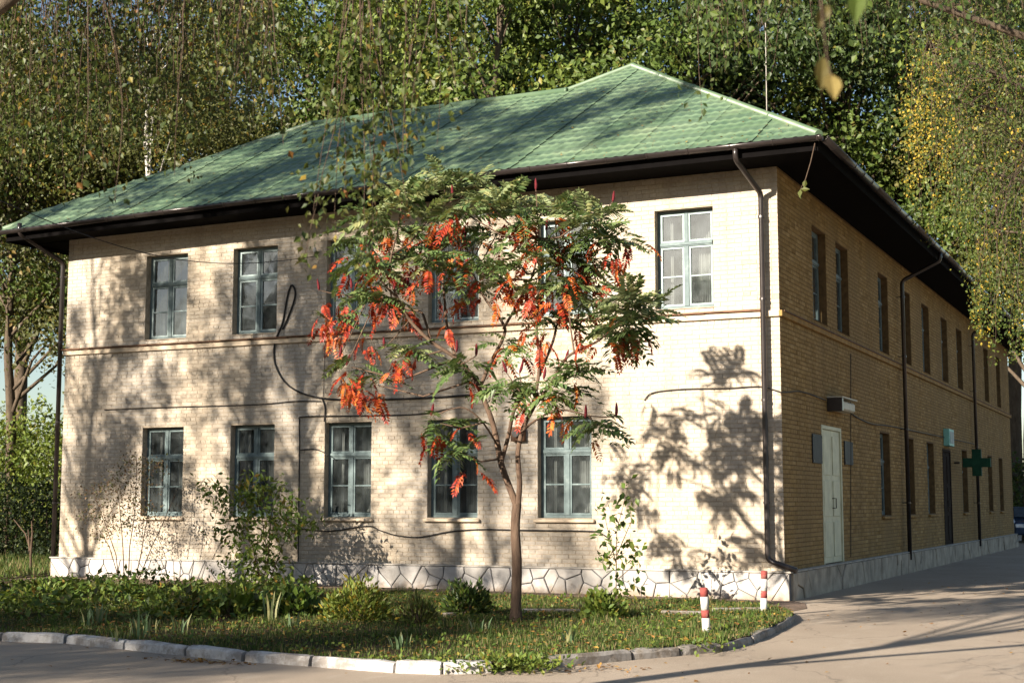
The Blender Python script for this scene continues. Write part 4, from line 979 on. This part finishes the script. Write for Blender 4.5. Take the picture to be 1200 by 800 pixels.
shrub('bare_shrub', 148, 684, [[(140, 690), (136, 650), (124, 615), (112, 585), (108, 570)], [(146, 690), (144, 640), (140, 590), (135, 560)], [(150, 690), (152, 640), (158, 600), (160, 555), (160, 535)], [(156, 690), (165, 650), (172, 610), (174, 560), (186, 540)], [(158, 690), (178, 640), (192, 610), (205, 580)], [(143, 690), (128, 640), (104, 600)]],
      [(110, 580, 0), (118, 600, .2), (128, 570, -.2), (138, 585, .1), (146, 555, .1), (158, 540, 0), (165, 570, .2), (156, 590, -.2), (135, 610, 0), (178, 548, .1), (105, 605, 0), (150, 612, .2), (172, 600, 0), (120, 625, 0)], [L_BARE, L_OLIVE], .05, 'thin many stemmed shrub with sparse rosy leaves before the leftmost lower window', nper=150, cs=.17, dep=-1.2, wr=.65)
shrub('leafy_shrub', 305, 688, [[(310, 694), (312, 640), (306, 600), (300, 570)], [(308, 694), (296, 640), (270, 600), (250, 570)], [(312, 694), (330, 640), (350, 615), (358, 612)], [(309, 694), (300, 650), (280, 630)], [(311, 694), (318, 600), (330, 570)]],
      [(250, 572, .1), (262, 590, .2), (280, 580, -.1), (292, 570, 0), (305, 580, .2), (318, 572, .1), (335, 590, 0), (345, 618, -.1), (356, 612, 0), (300, 605, -.2), (280, 610, .1), (265, 625, 0), (285, 640, -.2), (310, 630, .2), (325, 625, 0), (300, 655, -.1), (320, 655, .1), (280, 660, 0), (262, 668, -.2), (298, 675, 0), (325, 672, .1), (330, 605, .1)], [L_COVER, L_LIME], .13, 'leafy green shrub in front of the second lower window from the left', nper=85, cs=.17, dep=-1.6, wr=.42)
shrub('sapling', 722, 706, [[(722, 708), (722, 660), (723, 620), (731, 590), (737, 565)], [(722, 660), (712, 620), (706, 590)], [(723, 650), (740, 610), (738, 590)], [(722, 680), (745, 660)]],
      [(736, 566, 0), (732, 585, 0), (738, 600, 0), (714, 605, 0), (708, 590, 0), (706, 625, 0), (716, 635, 0), (728, 615, 0), (733, 632, 0), (725, 648, 0), (712, 655, 0), (735, 650, 0), (720, 668, 0), (744, 662, 0), (704, 648, 0), (747, 640, 0), (742, 685, 0), (728, 690, 0)], [L_COVER, L_DARK], .125, 'slender sapling with small leaves against the sunlit wall right of the windows', nper=13, cs=.08, dep=-2.4, cat='sapling', wr=.55, stem_r=.009)
def bush(name, px, py, rx, h, mats, leaf, n, label, wr=.5, up=.5, cat='bush', share=.3, spikes=None):
    global rng
    rng = np.random.default_rng(px+py); p = on(px, py, 2, ZL); t = empty(name, p); tag(t, label, cat)
    d = unit(rng.normal(size=(n, 3))); d[:, 2] = np.abs(d[:, 2]); r = (.35+.65*rng.random(n)**.5)[:, None]
    lump = (1+.25*np.sin(4*d[:, :1]+px)*np.cos(5*d[:, 1:2]+py))
    P = d*r*lump*np.array([rx, rx*.8, h]); D = d + rng.normal(size=(n, 3))*.55; D[:, 2] += up
    V, F = leaf_arrays(P, leaf*rng.uniform(.6, 1.3, n), wr, D=D)
    mi = None if len(mats) < 2 else np.repeat((rng.random(n) < share).astype(int), 2)
    obj('foliage', np_mesh('foliage', V, F, mats, mi=mi), t)
    st = MB()
    for k in range(9):
        a = k*.7; st.tube([(0.03*math.cos(a), .03*math.sin(a), -.03), (rx*.35*math.cos(a), rx*.3*math.sin(a), h*.45), (rx*.6*math.cos(a), rx*.5*math.sin(a), h*.8)], [.008, .006, .003], 5, False)
    st.build('stems', M_TWIG, t)
    return t
bush('yellow_bush', 418, 727, .46, .50, [L_LIME, L_YEL], .085, 1500, 'bright yellow green bush in the bed below the middle lower window', .36, share=.25)
bush('reddish_clump', 490, 731, .22, .33, [L_OLIVE, L_LIME], .08, 420, 'small browning clump of stems right of the yellow green bush', .3, 1.0)
bush('dark_bush', 547, 720, .36, .40, [L_DARK, L_COVER], .09, 1300, 'dark green rounded bush at the plinth left of the sumac trunk', .4)
bush('round_bush', 706, 724, .30, .33, [L_LIME, L_COVER], .085, 750, 'low bright green bush at the foot of the sapling', .6, share=.45)
bush('broad_leaved_plant', 272, 722, .34, .34, [L_COVER, L_LIME], .17, 120, 'broad leaved bed plant with big light leaves in front of the leafy shrub', .8, .2, 'plant', .5)
bush('broad_leaved_plant', 345, 720, .36, .32, [L_COVER, L_DARK], .13, 330, 'dark broad leaved plant left of the yellow green bush', .7, .2, 'plant')
bush('orange_plant', 222, 722, .24, .30, [L_YEL, L_OLIVE], .11, 120, 'yellowing plant among the dark bed leaves below the second window', .6, .3, 'plant', .6)
bush('lime_bush', 52, 712, .42, .34, [L_LIME, L_COVER], .10, 520, 'light green bush at the far left end of the bed', .5, share=.3)
def iris(px, py, n, h, label, mat=L_IRIS, sp_=.12):
    global rng
    rng = np.random.default_rng(px); p = on(px, py, 2, ZL); t = empty('iris_clump', p); tag(t, label, 'plant', 'clumps of blade leaves at the bed edge')
    V, F = [], []
    for k in range(n):
        a = rng.uniform(0, 6.28); r = sp_*rng.random(); o = Vector((r*math.cos(a), r*math.sin(a), 0)); ln = Vector((math.cos(a), math.sin(a), 0))*rng.uniform(.05, .35); hh = h*rng.uniform(.6, 1.15); w = Vector((math.cos(a+1.57), math.sin(a+1.57), 0))*.016
        b0 = len(V)
        for i in range(4):
            u = i/3; c = o + ln*hh*u*u*1.2 + Vector((0, 0, hh*(u-.12*u*u))); ww = w*(1-.25*u if i < 3 else .05); V += [c+ww, c-ww]
        for i in range(3): F.append((b0+2*i, b0+2*i+1, b0+2*i+3, b0+2*i+2))
    obj('blades', np_mesh('blades', V, F, [mat]), t)
for a in [(162, 748, 14, .34, 'pale iris clump close to the whitewashed kerb at the left'), (172, 742, 8, .24, 'low iris clump just behind the pale one at the left kerb'), (115, 730, 10, .30, 'iris clump before the dark bed plants under the thin shrub'), (103, 734, 5, .24, 'few iris blades left of the iris clump under the thin shrub'), (140, 750, 7, .2, 'short bluish iris blades left of the pale clump by the kerb'),
          (316, 727, 8, .38, 'dry pale stalks standing in the bed right of the broad light leaves'), (345, 735, 7, .22, 'short blades before the dark broad leaved plant'), (212, 742, 8, .22, 'grassy blades at the kerb right of the pale iris clump'), (470, 760, 14, .2, 'tuft of long grass at the kerb below the browning clump'), (563, 742, 7, .22, 'dry grass tuft left of the sumac trunk base'), (668, 752, 8, .2, 'tuft of dry grass right of the sumac trunk')]: iris(*a)
# dark hedge, bright bush and bare stems at the left edge
def mass(name, cx, cy, sx, sy, h, mats, leaf, n, label, cat, share=.3):
    global rng
    rng = np.random.default_rng(int(abs(cx*10))); t = empty(name, (cx, cy, ZL)); tag(t, label, cat)
    P = rng.uniform(-1, 1, (n, 3))*np.array([sx, sy, .5]); P[:, 2] = (P[:, 2]+.5)*h*(1+.12*np.sin(P[:, 0]*1.7)+.08*np.sin(P[:, 0]*4.3+P[:, 1]*3))
    V, F = leaf_arrays(P, leaf*rng.uniform(.6, 1.3, n), .6, .2); obj('foliage', np_mesh('foliage', V, F, mats, mi=np.repeat((rng.random(n) < share).astype(int), 2)), t)
    st = MB()
    for k in range(int(sx*4)):
        x = -sx+.2+k*.5; st.tube([(x, random.uniform(-.3, .3)*sy, -.1), (x+.1, 0, h*.5), (x+random.uniform(-.2, .2), .1, h*.85)], [.03, .02, .008], 5, False)
    st.build('stems', M_TWIG, t); return t
hp = on(20, 664, 2, ZL)
mass('hedge', -25.5, 8.5, 6.5, 1.2, 2.0, [L_HEDGE, L_DARK], .12, 16000, 'dark clipped hedge behind the left end of the house', 'hedge', .15)
q = spot(38, 50)
mass('bright_shrub', q.x, q.y, 3.2, 2.0, 4.2, [L_LIME, L_OAK], .16, 13000, 'tall bright green shrub rising behind the dark hedge', 'shrub', .2)
q = spot(110, 56); mass('thicket', q.x, q.y, 6, 2, 4.5, [L_OLIVE, L_DARK], .2, 9000, 'olive thicket behind the left end of the house', 'shrub')
q = spot(1215, 88); mass('thicket', q.x, q.y, 7, 2, 4.5, [L_DARK, L_OAK], .25, 9000, 'dark thicket beyond the parked car past the house', 'shrub')
shrub('bare_sapling', 36, 668, [[(36, 672), (36, 645), (30, 625), (16, 608)], [(36, 650), (38, 625), (37, 610)], [(35, 645), (33, 620)]], [(17, 612, 0), (33, 620, 0), (37, 612, 0)], [L_BARE, L_OLIVE], .06, 'thin bare forked sapling on the grass in front of the dark hedge', nper=6, cs=.15, cat='sapling', stem_r=.03)

# bed ground cover, grass, fallen leaves
rng = np.random.default_rng(99)
def inside(P, poly):
    x, y = P[:, 0], P[:, 1]; r = np.zeros(len(P), bool)
    for (x1, y1), (x2, y2) in zip(poly, poly[1:]+poly[:1]):
        c = ((y1 > y) != (y2 > y)); xx = (x2-x1)*(y-y1)/((y2-y1) if y2 != y1 else 1e-9)+x1; r ^= c & (x < xx)
    return r
bed = [tuple(on(x, y, 2, ZL)[:2]) for x, y in ((-40, 730), (60, 728), (160, 726), (250, 728), (330, 722), (372, 712), (372, 694), (60, 686), (-40, 690))]
P = np.column_stack([rng.uniform(-22, -4, 60000), rng.uniform(-9.5, -.3, 60000)]); P = P[inside(P, bed)]
pt = np.sin(P[:, 0]*2.1+P[:, 1]*.7)*np.sin(P[:, 1]*1.9-P[:, 0]*.6); P = P[rng.random(len(P)) < .34+.5*pt]
hgt = .22 + .09*np.sin(P[:, 0]*1.9+P[:, 1]) + .07*np.sin(P[:, 0]*4.1-P[:, 1]*2.3)
Z = ZL + hgt*rng.random(len(P))**.6
kind_ = np.where(rng.random(len(P)) < .10, 2, (np.sin(P[:, 0]*3.3+P[:, 1]*1.7)*np.sin(P[:, 1]*2.9-P[:, 0]*1.1) > rng.normal(.15, .35, len(P))).astype(int))   # plants of three kinds in patches
V, F = leaf_arrays(np.column_stack([P, Z]), .10*rng.uniform(.6, 1.4, len(P)), .6, -.1, up=1.0)
tag(obj('ground_cover', np_mesh('ground_cover', V, F, [L_COVER, L_LIME, L_OLIVE], mi=np.repeat(kind_, 2))), 'mixed leafy ground cover filling the bed along the left half of the plinth', 'ground cover', kind='stuff')
def blades(P, h, w, lean=.45):
    n = len(P); a = rng.uniform(0, 2*np.pi, n); o = np.column_stack([np.cos(a), np.sin(a), np.zeros(n)]); s_ = np.column_stack([-np.sin(a), np.cos(a), np.zeros(n)])*(w*rng.uniform(.6, 1.3, n))[:, None]
    hh = h*rng.uniform(.5, 1.4, n); tip = P + o*(hh*lean*rng.random(n))[:, None]*1.2; tip[:, 2] += hh
    V = np.stack([P-s_, P+s_, tip], 1).reshape(-1, 3); return V, np.arange(3*n).reshape(-1, 3)
lp_ = [(x, y) for x, y in LAWN]
lawn_poly = lp_ + [(-15.6, -1.75), (-45, -1.75)]
n = 230000; P = np.column_stack([rng.uniform(-13, 1.6, n), rng.uniform(-11.7, -1.7, n)]); P = P[inside(P, lawn_poly)]
dens = .5 + .5*np.sin(P[:, 0]*1.3+1.2*np.sin(P[:, 1]*1.1))*np.cos(P[:, 1]*1.7+np.sin(P[:, 0]*.9)); dens = .10 + .7*dens; dens[P[:, 0] > -.9] = np.maximum(dens[P[:, 0] > -.9], .8)
P = P[rng.random(len(P)) < dens]
hh = .045 + .06*np.clip(np.sin(P[:, 0]*3.1+2*np.sin(P[:, 1]*2.3))*np.sin(P[:, 1]*2.7+P[:, 0]), 0, 1)**2*rng.uniform(.4, 1.6, len(P))
V1, F1 = blades(np.column_stack([P, np.full(len(P), ZL-.005)]), hh, .006)
n = 40000; P = np.column_stack([rng.uniform(-34, -15.9, n), rng.uniform(-9, 9, n)]); V2, F2 = blades(np.column_stack([P, np.full(n, ZL-.005)]), .13, .010)
tag(obj('lawn_grass', np_mesh('lawn_grass', np.concatenate([V1, V2]), np.concatenate([F1, F2+len(V1)]), [L_GRASS])), 'patchy green grass growing on the lawn inside the kerb', 'grass', kind='stuff')
# weeds: low broad leaves in the grass and over the kerb gap
n = 6500; P = np.column_stack([rng.uniform(-9, 1.5, n), rng.uniform(-11.6, -1.8, n)]); P = P[inside(P, lawn_poly)]
cl = np.sin(P[:, 0]*2.3+P[:, 1]*1.1)*np.sin(P[:, 1]*2.9-P[:, 0]) > .0; P = P[cl]
G = np.column_stack([rng.normal(.25, .22, 700), rng.normal(-10.95, .2, 700)]); G2 = np.column_stack([rng.uniform(-1.2, .3, 350), rng.normal(-11.35, .09, 350)]); G3 = np.column_stack([rng.normal(1.3, .15, 220), rng.normal(-8.55, .22, 220)])
P = np.concatenate([P, G, G2, G3]); zz = ZL + .01 + .07*rng.random(len(P)); zz[-1270:] = .03+.10*rng.random(1270)
V, F = leaf_arrays(np.column_stack([P, zz]), .055*rng.uniform(.6, 1.4, len(P)), .6, -.05, up=1.2)
tag(obj('weeds', np_mesh('weeds', V, F, [L_LIME, L_COVER], mi=np.repeat((rng.random(len(P)) < .5).astype(int), 2))), 'low weeds spread through the lawn and spilling over the broken kerb', 'weeds', kind='stuff')
n = 5200; P = np.column_stack([rng.uniform(-9, 1.6, n), rng.uniform(-11.6, -.3, n)]); P = P[inside(P, lawn_poly)]; z = np.full(len(P), ZL+.035)
A = np.column_stack([rng.normal(-2.95, .32, 130), rng.normal(-11.62, .07, 130)]); B = np.column_stack([rng.normal(.75, .35, 80), rng.normal(-10.5, .22, 80)]); Cc = np.column_stack([rng.uniform(-8, 4.5, 150), rng.uniform(-13, -3, 150)]); Cc = Cc[~inside(Cc, lawn_poly)]
D4 = np.column_stack([rng.uniform(1.2, 3.2, 60), rng.uniform(-5, 8, 60)])
P = np.concatenate([P, A, B, Cc, D4]); z = np.concatenate([z, np.full(len(P)-len(z), .012)])
D = rng.normal(size=(len(P), 3)); D[:, 2] *= .2
V, F = leaf_arrays(np.column_stack([P, z]), .05*rng.uniform(.6, 1.4, len(P)), .65, D=D, up=2.5)
tag(obj('fallen_leaves', np_mesh('fallen_leaves', V, F, [L_DEAD])), 'brown and orange fallen leaves lying on the lawn and road edge', 'leaves', kind='stuff')

n = 420; X = rng.uniform(-15, .3, n); T_ = rng.random(n)**1.6; Y = np.array([-EO + (vtop(x)+EO)*t for x, t in zip(X, T_)])
Zr = np.array([fz(y) - sag(x)*(1-t) for x, y, t in zip(X, Y, T_)]) + .075
D = np.column_stack([rng.normal(size=n), rng.normal(size=n)*ca, np.zeros(n)]); D[:, 2] = D[:, 1]*SL
V, F = leaf_arrays(np.column_stack([X, Y, Zr]), .055*rng.uniform(.6, 1.3, n), .65, D=D, up=3)
tag(obj('roof_leaves', np_mesh('roof_leaves', V, F, [L_DEAD])), 'scattered dead leaves lying on the green tiles', 'leaves', kind='stuff')

# ---------------------------------------------------------------- the car past the far end of the house
M_CAR = plain('dark_blue_car_paint', (.02, .045, .10), .25, .3, .6, bump=0); M_TYRE = plain('rubber', (.015, .015, .015), .9); M_CGL = plain('car_glass', (.05, .08, .11), .08, 0, .8, bump=0); M_HEAD = plain('lamp_lens', (.7, .75, .8), .15, 0, .6)
q = spot(1206, 64); car = empty('parked_car', q, R(-78)); tag(car, 'dark blue car parked past the far end of the house at the right edge', 'car')
prof = [(-2.1, .35), (-2.12, .75), (-1.95, .95), (-1.55, 1.0), (-.95, 1.42), (.55, 1.45), (1.15, .98), (1.95, .85), (2.1, .65), (2.08, .32)]
MB().prism(prof, -.82, .82).build('body', M_CAR, car, bevel=.06)
for sy in (-1, 1): MB().prism([(-1.35, .98), (-.88, 1.34), (.48, 1.36), (.98, .98)], sy*.822, sy*.835).build('side_window', M_CGL, car)
w_ = MB(); w_.v = [(.66, -.68, 1.40), (1.16, -.72, 1.02), (1.16, .72, 1.02), (.66, .68, 1.40)]; w_.v = [(x+.02, y, z+.02) for x, y, z in w_.v]; w_.f = [(0, 1, 2, 3)]; w_.build('windscreen', M_CGL, car)
for sx in (-1.3, 1.35):
    for sy in (-1, 1): MB().tube([(sx, sy*.66, .32), (sx, sy*.84, .32)], .32, 18).build('wheel', M_TYRE, car)
for sy in (-1, 1): MB().box(2.0, 2.12, sy*.62-.16, sy*.62+.16, .62, .76).build('headlight', M_HEAD, car, bevel=.02)
